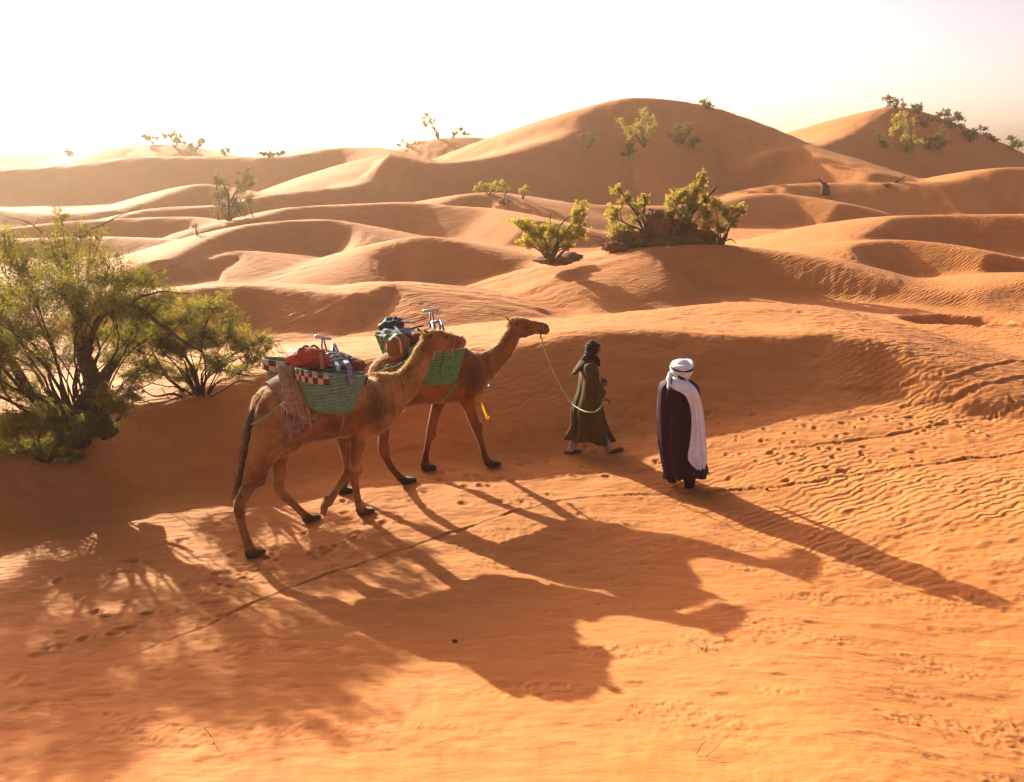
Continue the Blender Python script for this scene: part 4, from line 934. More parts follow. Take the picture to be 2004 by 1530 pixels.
co += nm * (.007 * np.sin(co[:, 2] * 150 + 3 * vnoise(co[:, 0] * 12, co[:, 1] * 12, 4)))[:, None]; me.vertices.foreach_set('co', co.ravel()); me.update()
link('headscarf', me, MSCARF, p1)
for (c, d), L in zip(fpos, legs1):
    V, F = [], []; nrm = -(d.cross(g1.r))
    if nrm.z < 0: nrm = -nrm
    ball(V, F, c + d * .068 + nrm * (.012 if c.x > P(1150, 880).x else .035), d * .155, g1.r * .052, nrm * .040, 14, 8)
    sh = mesh_obj('shoe', V, F, MSHOE, p1)
    V, F = [], []; tube(V, F, [(*P(*L[-3][:3]), .060), (*P(*L[-2][:3]), .052), (*(P(*L[-2][:3]) * .3 + P(*L[-1][:3]) * .7), .044)], 14, sub=3); mesh_obj('trouser_leg', V, F, MANKLE, p1)
cm = empty('pocket_camera', tuple(P(1182, 746, .10))); tag(cm, 'small black camera held at the waist by the man in olive', 'camera')
V, F = [], []; c = P(1182, 745.5, .09)
ring_loft(V, F, [(c - g1.f * .028, UP * .030, g1.r * .052, .5), (c + g1.f * .012, UP * .030, g1.r * .052, .5)], 16); mesh_obj('camera_body', V, F, M['black'], cm)
V, F = [], []; ring_loft(V, F, [(c + g1.f * .011, UP * .022, g1.r * .022), (c + g1.f * .045, UP * .019, g1.r * .019)], 16); mesh_obj('lens', V, F, M['slate'], cm)
strand('neck_strap', [c + g1.r * .04, P(1172, 733, .12), P(1166, 716, .10), P(1156, 705, .09)], .005, M['black'], cm)
# ---------------- lead rope
lr = empty('lead_rope', tuple(P(1110, 775, 0))); tag(lr, 'pale green lead rope sagging from the front camel to the man in olive', 'rope')
k0 = f2.at(1058, 656, .0); k1 = P(1181, 780, .01)
pts = []
for (x, y), q in zip([(1058,656),(1068,690),(1083,727),(1100,760),(1117,787),(1132,799),(1148,806),(1163,806),(1174,799),(1180,788),(1181,780)], np.linspace(0, 1, 11)):
    Yd = k0.y + (k1.y - k0.y) * min(1, q / .6) - (.55 * math.exp(-((q - .68) / .26) ** 2)); pts.append(atY(x, y, Yd))
strand('rope', pts, .0085, M['yrope'], lr, sub=5)
strand('knot', [k0 + UP * .01, k0 - UP * .02 + f2.r * .012, k0 - UP * .035, k0 - UP * .02 - f2.r * .012, k0 + UP * .01], .009, M['grope'], lr, sub=4)
strand('muzzle_cord', ring_round(f2, (1058,630), (1058,655), .062), .007, M['grope'], lr)
# ---------------- the man in plum and white
g2 = Frame((1340, 953), 0, 0)
print('p1 feet', [round(c.z - gz(c.x, c.y), 3) for c, d in fpos])
P = g2.at
p2 = empty('person', tuple(P(1338, 950))); p2.location.z = gz(p2.location.x, p2.location.y)
tag(p2, 'man seen from behind in a deep plum robe with white turban and shawl', 'person')
V, F = [], []
tube(V, F, [(*P(1332, 860), .16, .13), (*P(1331, 840), .17, .13), (*P(1330, 805), .15, .11), (*P(1330, 770), .19, .12), (*P(1330, 757), .17, .10), (*P(1330, 748), .08, .07), (*P(1331, 742), .055, .055), (*P(1332, 735), .052, .055)], 16, g2.r, 3)
look2 = (g2.f * .62 - g2.r * .78 - UP * .05).normalized(); hc2 = P(1333, 725)
eyes, lk, sdv, u = head_shape(V, F, hc2, look2, UP)
legs2 = [[(1322,860,0,.10),(1319,890,-.02,.075),(1316,915,.0,.06),(1314,930,.04,.045),(1312,940,.06,.04)], [(1344,860,0,.10),(1346,892,.0,.075),(1348,920,.02,.058),(1349,940,.02,.045),(1349,952,.0,.042)]]
for L in legs2: tube(V, F, [(*P(x, y, t), rr0) for x, y, t, rr0 in L], 12, sub=3)
fd = (g2.f * .45 - g2.r * .9).normalized(); fside = fd.cross(UP)
ft2 = [(P(1312, 942, .06), (fd - UP * .35).normalized()), (P(1349, 956, .0), fd)]
print('p2 feet', [round(c.z - gz(c.x, c.y), 3) for c, d in ft2])
for c, d in ft2: ball(V, F, c + d * .055, d * .13, fside * .045, d.cross(fside) * .036, 12, 8)
arm_r = [(1355,768,-.02,.065),(1364,800,-.05,.052),(1370,828,-.10,.045),(1376,845,-.16,.036),(1379,855,-.18,.028)]
arm_l = [(1304,768,-.02,.065),(1298,800,-.03,.052),(1298,828,-.08,.045),(1302,845,-.16,.036),(1305,855,-.2,.028)]
for A_ in (arm_r, arm_l): tube(V, F, [(*P(x, y, t), rr0) for x, y, t, rr0 in A_], 12, sub=3)
hand(V, F, P(1379, 855, -.18), (-UP + g2.f * .15 - g2.r * .2), -g2.f, .5, 1, 1); hand(V, F, P(1305, 855, -.2), (-UP - g2.r * .2), g2.f, .5, 1, -1)
me = fused(V, F, .0085, 2, .5); link('body', me, MSKIN, p2)
for e in eyes:
    V, F = [], []; ball(V, F, e, lk * .010, sdv * .013, u * .010, 10, 6); mesh_obj('eye', V, F, MEYE, p2)
robe('robe', [row(g2, 1316, 1343, 741, .08), row(g2, 1304, 1352, 746, .14), row(g2, 1292, 1361, 756, .175), row(g2, 1289, 1364, 778, .19), row(g2, 1288, 1362, 805, .20), row(g2, 1289, 1362, 840, .21), row(g2, 1290, 1364, 875, .225), row(g2, 1294, 1370, 900, .235), row(g2, 1299, 1376, 918, .24), row(g2, 1301, 1374, 928, .23)], MPURPLE, p2, folds=7, amp0=.02, amp1=.055, seed=11, hemwave=.05, phase=.4)
for L in legs2:
    V, F = [], []; tube(V, F, [(*P(*L[1][:3]), .10), (*P(*L[2][:3]), .095), (*P(*L[3][:3]), .080), (*P(*L[4][:3]), .066)], 16, sub=4)
    V = [v + Vector([mnoise.noise(v * 12 + Vector((q * 3, 0, 0))) for q in range(3)]) * .012 for v in V]; mesh_obj('trouser_leg', V, F, MDARKTR, p2)
for c, d in ft2:
    V, F = [], []; nrm = fside.cross(d) * -1
    if nrm.z < 0: nrm = -nrm
    ball(V, F, c + d * .06 + nrm * .004, d * .14, fside * .05, nrm * .034, 12, 8); s_ = mesh_obj('shoe', V, F, MSHOE, p2)
    V, F = [], []; ball(V, F, c + d * .05 - nrm * .024, d * .155, fside * .054, nrm * .012, 12, 6); mesh_obj('sole', V, F, MSOLE, s_)
# shawl: a strip from the nape across the right shoulder and down the right side
SH = [((1309,740),(1343,740),.135,.10),((1308,752),(1350,748),.205,.16),((1320,762),(1360,757),.235,.20),((1338,772),(1368,772),.245,.20),((1347,786),(1372,786),.24,.16),((1352,806),(1376,806),.22,.12),((1353,835),(1379,835),.22,.11),((1350,865),(1382,862),.24,.12),((1346,890),(1384,888),.27,.15),((1350,905),(1384,904),.28,.16),((1364,919),(1379,917),.27,.18)]
V, F = [], []; A = np.array([[*P(*a, ta), *P(*b, tb)] for a, b, ta, tb in SH]); Q = catmull(A, 5); nn = 18
for i in range(len(Q)):
    a, b = Vector(Q[i, :3]), Vector(Q[i, 3:])
    for k in range(nn + 1):
        q = k / nn; q_ = i / len(Q)
        V.append(a.lerp(b, q) + g2.r * (.022 * math.sin(q * math.pi) + (.006 + .016 * q_) * math.sin(q * 19 + 2.2 * mnoise.noise(Vector((q * 2, q_ * 3, 1)))) ) + UP * .01 * math.sin(q * 11) * (i == len(Q) - 1))
for i in range(len(Q) - 1):
    for k in range(nn): F.append((i * (nn + 1) + k, (i + 1) * (nn + 1) + k, (i + 1) * (nn + 1) + k + 1, i * (nn + 1) + k + 1))
sh = mesh_obj('shawl', V, F, MWHITE, p2); s = sh.modifiers.new('thick', 'SOLIDIFY'); s.thickness = .012
# turban
tc = P(1333, 722, 0); ax = (UP * .93 - g2.f * -.10 + g2.r * .28).normalized(); e1 = (g2.f - ax * g2.f.dot(ax)).normalized(); e2 = ax.cross(e1)
tb = []
V, F = [], []; ball(V, F, tc + ax * .045, e1 * .115, e2 * .115, ax * .085, 20, 12); ball(V, F, tc - ax * .02, e1 * .105, e2 * .108, ax * .10, 20, 12)
dome = mesh_obj('turban', V, F, MWHITE, p2)
for k in range(7):
    tilt = (-.30 + .10 * k) ; hgt = -.055 + .022 * k; V, F = [], []; pts = []
    for q in range(25):
        a = q / 24 * 2 * math.pi; rr1 = .128 - .004 * abs(k - 3)
        pts.append((*(tc + e1 * rr1 * math.cos(a + k) + e2 * rr1 * math.sin(a + k) + ax * (hgt + tilt * .09 * math.cos(a + k + .6) + .008 * math.sin(3 * a + k))), .022 + .004 * math.sin(2 * a + k)))
    tube(V, F, pts, 10, sub=3); mesh_obj('wrap_fold', V, F, MSCARF if k == 4 else MWHITE, dome)
V, F = [], []
tube(V, F, [(*P(1312, 730, .10), .028), (*P(1309, 742, .15), .026), (*P(1310, 752, .19), .024), (*P(1308, 762, .21), .014)], 10, sub=4)
V = [v + Vector([mnoise.noise(v * 26 + Vector((q * 3, 0, 0))) for q in range(3)]) * .016 for v in V]; mesh_obj('turban_tail', V, F, MWHITE, dome)
V, F = [], []
tube(V, F, [(*P(1316, 733, .13), .008), (*P(1313, 750, .20), .009), (*P(1307, 768, .225), .008), (*P(1305, 778, .23), .004)], 8, sub=4); mesh_obj('dark_braid', V, F, MSCARF, dome)
# neck wrap
V, F = [], []; tube(V, F, [(*P(1331, 733), .085, .095), (*P(1330, 741), .10, .11), (*P(1330, 749), .135, .135), (*P(1329, 755), .16, .15)], 24, g2.r, 4)
V = [v + Vector([mnoise.noise(v * 15 + Vector((q * 3, 0, 0))) for q in range(3)]) * .012 for v in V]; mesh_obj('neck_wrap', V, F, MWHITE, p2)
V, F = [], []; tube(V, F, [(*P(1328, 734, .12), .012, .02), (*P(1334, 741, .13), .012, .03), (*P(1343, 752, .16), .010, .03), (*P(1352, 762, .20), .006, .01)], 8, g2.f, 4); mesh_obj('dark_stripe', V, F, MSCARF, sh)
# ================================================================ TREES AND SHRUBS
def leaf_mat(name, c1, c2, tr, k=.5):
    m, t, b = material(name); n = t.nodes; L = t.links
    oi = n.new('ShaderNodeTexCoord'); nz = n.new('ShaderNodeTexNoise'); nz.inputs['Scale'].default_value = 3.0; nz.inputs['Detail'].default_value = 6
    L.new(oi.outputs['Object'], nz.inputs['Vector']); cr = n.new('ShaderNodeValToRGB'); e = cr.color_ramp.elements
    e[0].position = .35; e[0].color = (*c1, 1); e[1].position = .65; e[1].color = (*c2, 1); L.new(nz.outputs['Fac'], cr.inputs[0]); L.new(cr.outputs[0], b.inputs['Base Color'])
    b.inputs['Roughness'].default_value = .6; b.inputs['Specular IOR Level'].default_value = .3
    T = n.new('ShaderNodeBsdfTranslucent'); mm = n.new('ShaderNodeMix'); mm.data_type = 'RGBA'; mm.blend_type = 'MULTIPLY'; mm.inputs[0].default_value = 1
    L.new(cr.outputs[0], mm.inputs[6]); mm.inputs[7].default_value = (*tr, 1); L.new(mm.outputs[2], T.inputs[0])
    mx = n.new('ShaderNodeMixShader'); mx.inputs[0].default_value = k; L.new(b.outputs[0], mx.inputs[1]); L.new(T.outputs[0], mx.inputs[2]); L.new(mx.outputs[0], n['Material Output'].inputs[0])
    return m
ML_NEAR = leaf_mat('tamarisk_leaf', (.075, .072, .016), (.19, .165, .038), (2.0, 1.7, .8), .5)
ML_YEL = leaf_mat('yellow_green_leaf', (.20, .17, .03), (.40, .33, .07), (1.7, 1.5, 1.0), .5)
ML_DARK = leaf_mat('dry_olive_leaf', (.07, .06, .018), (.16, .13, .04), (1.6, 1.3, .9), .45)
MBARK = simple_mat('gnarled_bark', (.045, .022, .012), (.10, .055, .030), rough=.95, scale=12, bump=.9, dist=.02)
MDEAD = simple_mat('bleached_dead_wood', (.17, .10, .06), (.30, .20, .13), rough=.9, scale=30, bump=.5, dist=.005)
MEARTH = simple_mat('dark_root_earth', (.15, .048, .016), (.27, .10, .036), rough=.95, scale=7, bump=1.0, dist=.06)
def plant(name, label, cat, base, clumps, trunk_r, blades, leaf, mat, seed, Y=None, group=None, limbs=(), dead=0, twigs=14, wid=.16, crown_name='crown', depth_k=1.0, sides=6):
    """base and clumps are photo points: clumps (column, row, half width, half height[, nearer by m]); every clump is reached by its own limb"""
    rg = random.Random(seed); b = ground(*base) if Y is None else atY(base[0], base[1], Y); Yb = b.y
    e = empty(name, tuple(b)); tag(e, label, cat, group)
    V, F = [], []; LC, LD = [], []; mpp = (Yb ** 2 + b.x ** 2 + 4) ** .5 / FPX
    root = b - UP * .15
    tot = sum(c[2] * c[3] for c in clumps)
    for c in clumps:
        cx, cy, rx, ry = c[:4]; dy = c[4] if len(c) > 4 else rg.uniform(-.6, .6) * rx * mpp * depth_k
        C_ = atY(cx, cy, Yb + dy); ex, ez = rx * mpp, ry * mpp
        d = C_ - b; L = max(d.length, .05)
        mid = b + d * .5 + Vector((rg.uniform(-.12, .12), rg.uniform(-.12, .12), rg.uniform(-.02, .16))) * L
        q1 = b + (mid - b) * .45 + Vector((rg.uniform(-.06, .06), rg.uniform(-.06, .06), rg.uniform(0, .08))) * L
        r0 = trunk_r * (rx * ry / tot) ** .33 * 1.15
        tube(V, F, [(*root, r0 * 1.25), (*q1, r0 * .85), (*mid, r0 * .6), (*C_, r0 * .3)], sides, sub=4)
        n = max(4, int(twigs * (rx * ry * len(clumps) / tot) ** .5))
        for k in range(n):
            while True:
                u = Vector((rg.uniform(-1, 1), rg.uniform(-1, 1), rg.uniform(-1, 1)))
                if .25 < u.length < 1: break
            tip = C_ + Vector((u.x * ex, u.y * ex * .9, u.z * ez)); st = mid.lerp(C_, rg.uniform(.35, 1.0))
            dd = tip - st; md = st + dd * .5 + Vector((rg.uniform(-.15, .15), rg.uniform(-.15, .15), rg.uniform(-.05, .2))) * dd.length
            tube(V, F, [(*st, r0 * .22), (*md, r0 * .14), (*tip, r0 * .05)], 4, sub=3)
            m = int(blades * rx * ry / tot / n)
            # feathery sprays leave the outer part of the twig
            ns = max(3, int(5 + m / 60))
            for j in range(ns):
                q = rg.uniform(.25, 1.0); a = st.lerp(md, q * 2) if q < .5 else md.lerp(tip, q * 2 - 1)
                sd = (dd.normalized() * .5 + Vector((rg.gauss(0, .6), rg.gauss(0, .6), rg.gauss(.25, .5)))).normalized(); sl = rg.uniform(.25, .6) * (ex + ez) * .5
                mm_ = m // ns
                qs = np.random.RandomState(rg.randrange(1 << 30)).rand(mm_, 1)
                LC.append(np.array(a)[None] + np.array(sd)[None] * sl * qs + np.random.RandomState(rg.randrange(1 << 30)).normal(0, .13 * sl, (mm_, 3)))
                LD.append(np.repeat(np.array(sd)[None], mm_, 0))
    for pts, r in limbs:
        tube(V, F, [(*atY(x, y, Yb + dz), r * (1 - .75 * i / (len(pts) - 1))) for i, (x, y, dz) in enumerate(pts)], 8, sub=4)
    V = [v + Vector([mnoise.noise(v * 6 + Vector((q * 3, 0, seed))) for q in range(3)]) * min(.03, trunk_r * .4) for v in V]
    mesh_obj('trunk', V, F, MBARK, e)
    if dead:
        for k in range(dead):
            V, F = [], []
            c = clumps[rg.randrange(len(clumps))]; p = atY(c[0] + rg.uniform(-1, 1) * c[2], c[1] + rg.uniform(-.5, 1.2) * c[3], Yb - rg.uniform(0, .5)); pts = [p]
            d = Vector((rg.gauss(0, 1), rg.gauss(0, .5), rg.gauss(-.2, .5))).normalized()
            for i in range(4): d = (d + Vector((rg.gauss(0, .3), rg.gauss(0, .3), rg.gauss(0, .3)))).normalized(); p = p + d * rg.uniform(.08, .20); pts.append(p)
            tube(V, F, [(*q, .008 * (1 - i / 5)) for i, q in enumerate(pts)], 5, sub=2)
            b_ = pts[1]; d2 = Vector((rg.gauss(0, 1), rg.gauss(0, .5), rg.gauss(0, .6))).normalized() * rg.uniform(.1, .2); tube(V, F, [(*b_, .005), (*(b_ + d2 * .6), .004), (*(b_ + d2), .001)], 4, sub=2)
            mesh_obj('dead_twig', V, F, MDEAD, e)
    Cc = np.concatenate(LC); Dd = np.concatenate(LD); N = len(Cc); rn = np.random.RandomState(seed)
    hh = hbase(Cc[:, 0], Cc[:, 1]); keep = Cc[:, 2] > hh + .01; Cc, Dd = Cc[keep], Dd[keep]; N = len(Cc)
    Dd = Dd + rn.normal(0, .55, (N, 3)); Dd /= np.linalg.norm(Dd, axis=1)[:, None]
    S = np.cross(Dd, rn.normal(0, 1, (N, 3))); S /= np.linalg.norm(S, axis=1)[:, None] + 1e-9
    L = leaf * rn.uniform(.5, 1.4, (N, 1)); W = L * wid
    Vv = np.stack([Cc, Cc + Dd * L * .5 + S * W, Cc + Dd * L, Cc + Dd * L * .5 - S * W], 1).reshape(-1, 3)
    link(crown_name, fast_mesh(crown_name, Vv, np.arange(N * 4).reshape(-1, 4)), mat, e, smooth=False)
    return e
# the big tamarisk on the left, its spreading neighbour and the low bush in front of it
plant('tamarisk_tree', 'large feathery tamarisk with a gnarled dark trunk filling the left edge', 'tree', (165, 862),
  [(40,515,75,42),(130,498,62,40),(215,522,62,36),(-40,580,70,60),(60,590,72,46),(150,590,66,42),(245,545,50,26),(0,680,70,50),(95,680,70,42),(190,655,48,34),(250,605,44,26),(-40,760,60,50),(50,760,60,36),
   (118,420,14,24),(150,450,18,16),(176,440,14,12),(200,455,18,14),(92,458,18,14),(300,545,42,20),(15,460,40,18),(285,590,46,30),(275,645,42,28),(225,700,40,24),(340,570,40,22),(345,620,44,26),(-130,520,80,60),(-190,620,90,70),(-120,690,80,60),(385,600,34,20),(-90,600,70,60,-1.4),(-150,480,80,60,-1.0),(-180,700,80,60,-1.6),(-20,690,60,50,-1.3),(110,560,60,40,-1.1),(215,585,52,36,-.9),(20,640,60,44,-1.5),(-260,560,80,70,-1.2)],
  .058, 210000, .038, ML_NEAR, 3, limbs=[([(160,880,0),(150,820,0),(185,760,-.1),(165,700,0),(150,640,.1),(160,560,.2)], .17), ([(140,860,0),(110,800,-.1),(60,770,0),(20,700,0),(-10,640,.1)], .12), ([(215,850,0),(190,800,-.1),(205,740,-.1),(230,700,0)], .13),
   ([(170,700,0),(190,630,-.2),(240,600,-.3),(275,604,-.35),(310,632,-.35),(350,660,-.3),(400,690,-.25)], .045), ([(250,600,-.3),(275,582,-.3),(320,570,-.3),(370,575,-.3)], .020), ([(150,850,0),(180,850,-.2),(215,835,-.2),(245,800,-.1)], .07)], dead=34, twigs=24, wid=.10)
plant('tamarisk_bush', 'low spreading tamarisk thicket with bare arching twigs behind the last camel', 'bush', (395, 775),
  [(300,655,50,32),(310,610,44,24),(365,612,44,24),(420,592,40,20),(345,680,50,28),(395,660,48,28),(450,655,44,24),(430,705,50,22),(490,680,40,22),(522,662,28,14),(350,735,44,22),(290,725,38,30),(470,728,40,12),(455,620,30,16),(500,705,34,14),(535,680,16,10),(250,680,34,30),(252,738,34,20),(232,655,38,28),(275,600,36,22)],
  .034, 90000, .036, ML_NEAR, 8, limbs=[([(390,790,0),(385,740,0),(365,700,-.1),(330,650,-.1)], .04), ([(395,790,0),(400,750,0),(430,725,0),(480,735,0),(520,735,0)], .022), ([(380,790,0),(340,770,-.1),(300,775,-.2),(270,750,-.2)], .025), ([(400,785,0),(440,760,0),(470,745,.1),(510,750,.1)], .016), ([(385,785,0),(330,740,.2),(300,690,.2),(285,640,.2)], .03)], dead=34, twigs=22, wid=.10)
plant('low_shrub', 'low leafy shrub hugging the shaded sand under the big tamarisk', 'shrub', (85, 905),
  [(30,830,50,30),(95,815,46,28),(150,850,42,26),(60,880,50,22),(-10,880,40,30),(200,830,34,26),(235,795,30,22),(130,895,34,14),(215,770,24,20),(270,770,22,16)],
  .028, 50000, .036, ML_NEAR, 14, dead=18, twigs=18, wid=.11)
G1 = 'tamarisks on the middle dunes'
plant('tamarisk_bush', 'wide yellow green bush in the hollow left of the root mound', 'bush', (1078, 502),
  [(1018,437,28,15),(1052,458,26,20),(1085,455,24,20),(1113,455,22,18),(1135,420,17,18),(1142,402,14,10),(1030,475,18,16),(1070,485,20,12),(1110,485,16,10),(1140,455,12,18)],
  .08, 19000, .065, ML_YEL, 21, Y=25.5, twigs=14, limbs=[([(1075,505,0),(1075,460,0),(1078,415,0)], .03), ([(1090,505,0),(1120,470,0),(1138,430,0)], .05), ([(1070,505,0),(1040,460,0),(1020,430,0)], .05)], group=G1)
plant('tamarisk_tree', 'forked yellow green tree on the left shoulder of the dark root mound', 'tree', (1268, 462),
  [(1210,368,16,12),(1222,388,14,14),(1245,402,16,12),(1262,390,10,12),(1198,425,16,24),(1200,450,14,14),(1228,445,20,12),(1240,425,16,8)],
  .07, 11000, .065, ML_YEL, 22, Y=28.2, twigs=10, limbs=[([(1268,465,0),(1258,430,0),(1240,410,0),(1218,385,0)], .07), ([(1258,430,0),(1262,400,0),(1262,382,0)], .04)], group=G1)
plant('tamarisk_tree', 'tallest yellow green tree rising from the top of the dark root mound', 'tree', (1332, 460),
  [(1318,392,20,18),(1335,375,18,14),(1352,400,22,18),(1365,372,16,14),(1372,350,11,14),(1372,338,8,8),(1385,385,14,12),(1310,418,12,10),(1345,425,18,10),(1395,400,12,12)],
  .08, 17000, .065, ML_YEL, 23, Y=28.5, twigs=12, limbs=[([(1325,470,0),(1345,430,0),(1365,405,0),(1390,380,0),(1402,365,0)], .09), ([(1340,440,0),(1338,425,0),(1325,400,0)], .05)], group=G1)
plant('tamarisk_tree', 'grey green tree leaning right at the right foot of the root mound', 'tree', (1412, 478),
  [(1380,425,16,18),(1385,445,14,12),(1400,400,14,12),(1420,420,16,14),(1440,408,16,12),(1455,412,8,12),(1430,435,14,12),(1408,445,16,12),(1375,405,10,10)],
  .06, 12000, .065, ML_YEL, 24, Y=28.0, twigs=10, limbs=[([(1408,480,0),(1422,455,0),(1440,425,0),(1452,410,0)], .06), ([(1390,480,0),(1386,455,0),(1384,430,0)], .05), ([(1412,475,0),(1430,468,0),(1442,478,0)], .03)], group=G1)
mo = empty('root_mound', tuple(atY(1305, 472, 28.6))); tag(mo, 'dark brown mound of root bound earth under the yellow green trees', 'mound')
def lump(px, py, rx, ry, Y, seed, pw=.8, amp=.35, name='earth_block'):
    c = atY(px, py, Y); k = Y / FPX * 1.03; return blob(name, c, Vector((rx * k, 0, 0)), Vector((0, rx * k * .7, 0)), Vector((0, 0, ry * k)), MEARTH, mo, seed, amp, 2.2, 36, 24, pw)
lump(1290, 440, 26, 27, 28.8, 1, .6); lump(1330, 452, 30, 22, 28.9, 2, .7); lump(1305, 478, 95, 18, 28.9, 3, 1.0, .25); lump(1372, 462, 26, 12, 28.6, 4); lump(1235, 468, 34, 16, 28.4, 5); lump(1205, 484, 22, 10, 27.6, 6); lump(1338,430,7,20,28.8,7,.8,.3)
V, F = [], []
rg = random.Random(77)
for k in range(60):
    a = atY(1230 + rg.uniform(-50, 120), 480 + rg.uniform(-12, 6), 27.9 + rg.uniform(-.3, .2)); d = Vector((rg.gauss(-.6, .6), rg.gauss(-.2, .2), rg.gauss(.1, .5))).normalized(); L = rg.uniform(.2, .6)
    tube(V, F, [(*a, .016), (*(a + d * L * .5 + UP * rg.uniform(-.05, .1)), .012), (*(a + d * L), .004)], 5, sub=2)
mesh_obj('root', V, F, MBARK, mo)
mo2 = empty('root_mound', tuple(atY(1090, 505, 26))); tag(mo2, 'low brown bank of root bound earth under the wide yellow green bush', 'mound')
mo_, mo = mo, mo2
lump(1085, 509, 36, 9, 25.9, 11, 1.0, .3); lump(1118, 503, 22, 8, 26.2, 12, 1.0, .3)
mo = mo_
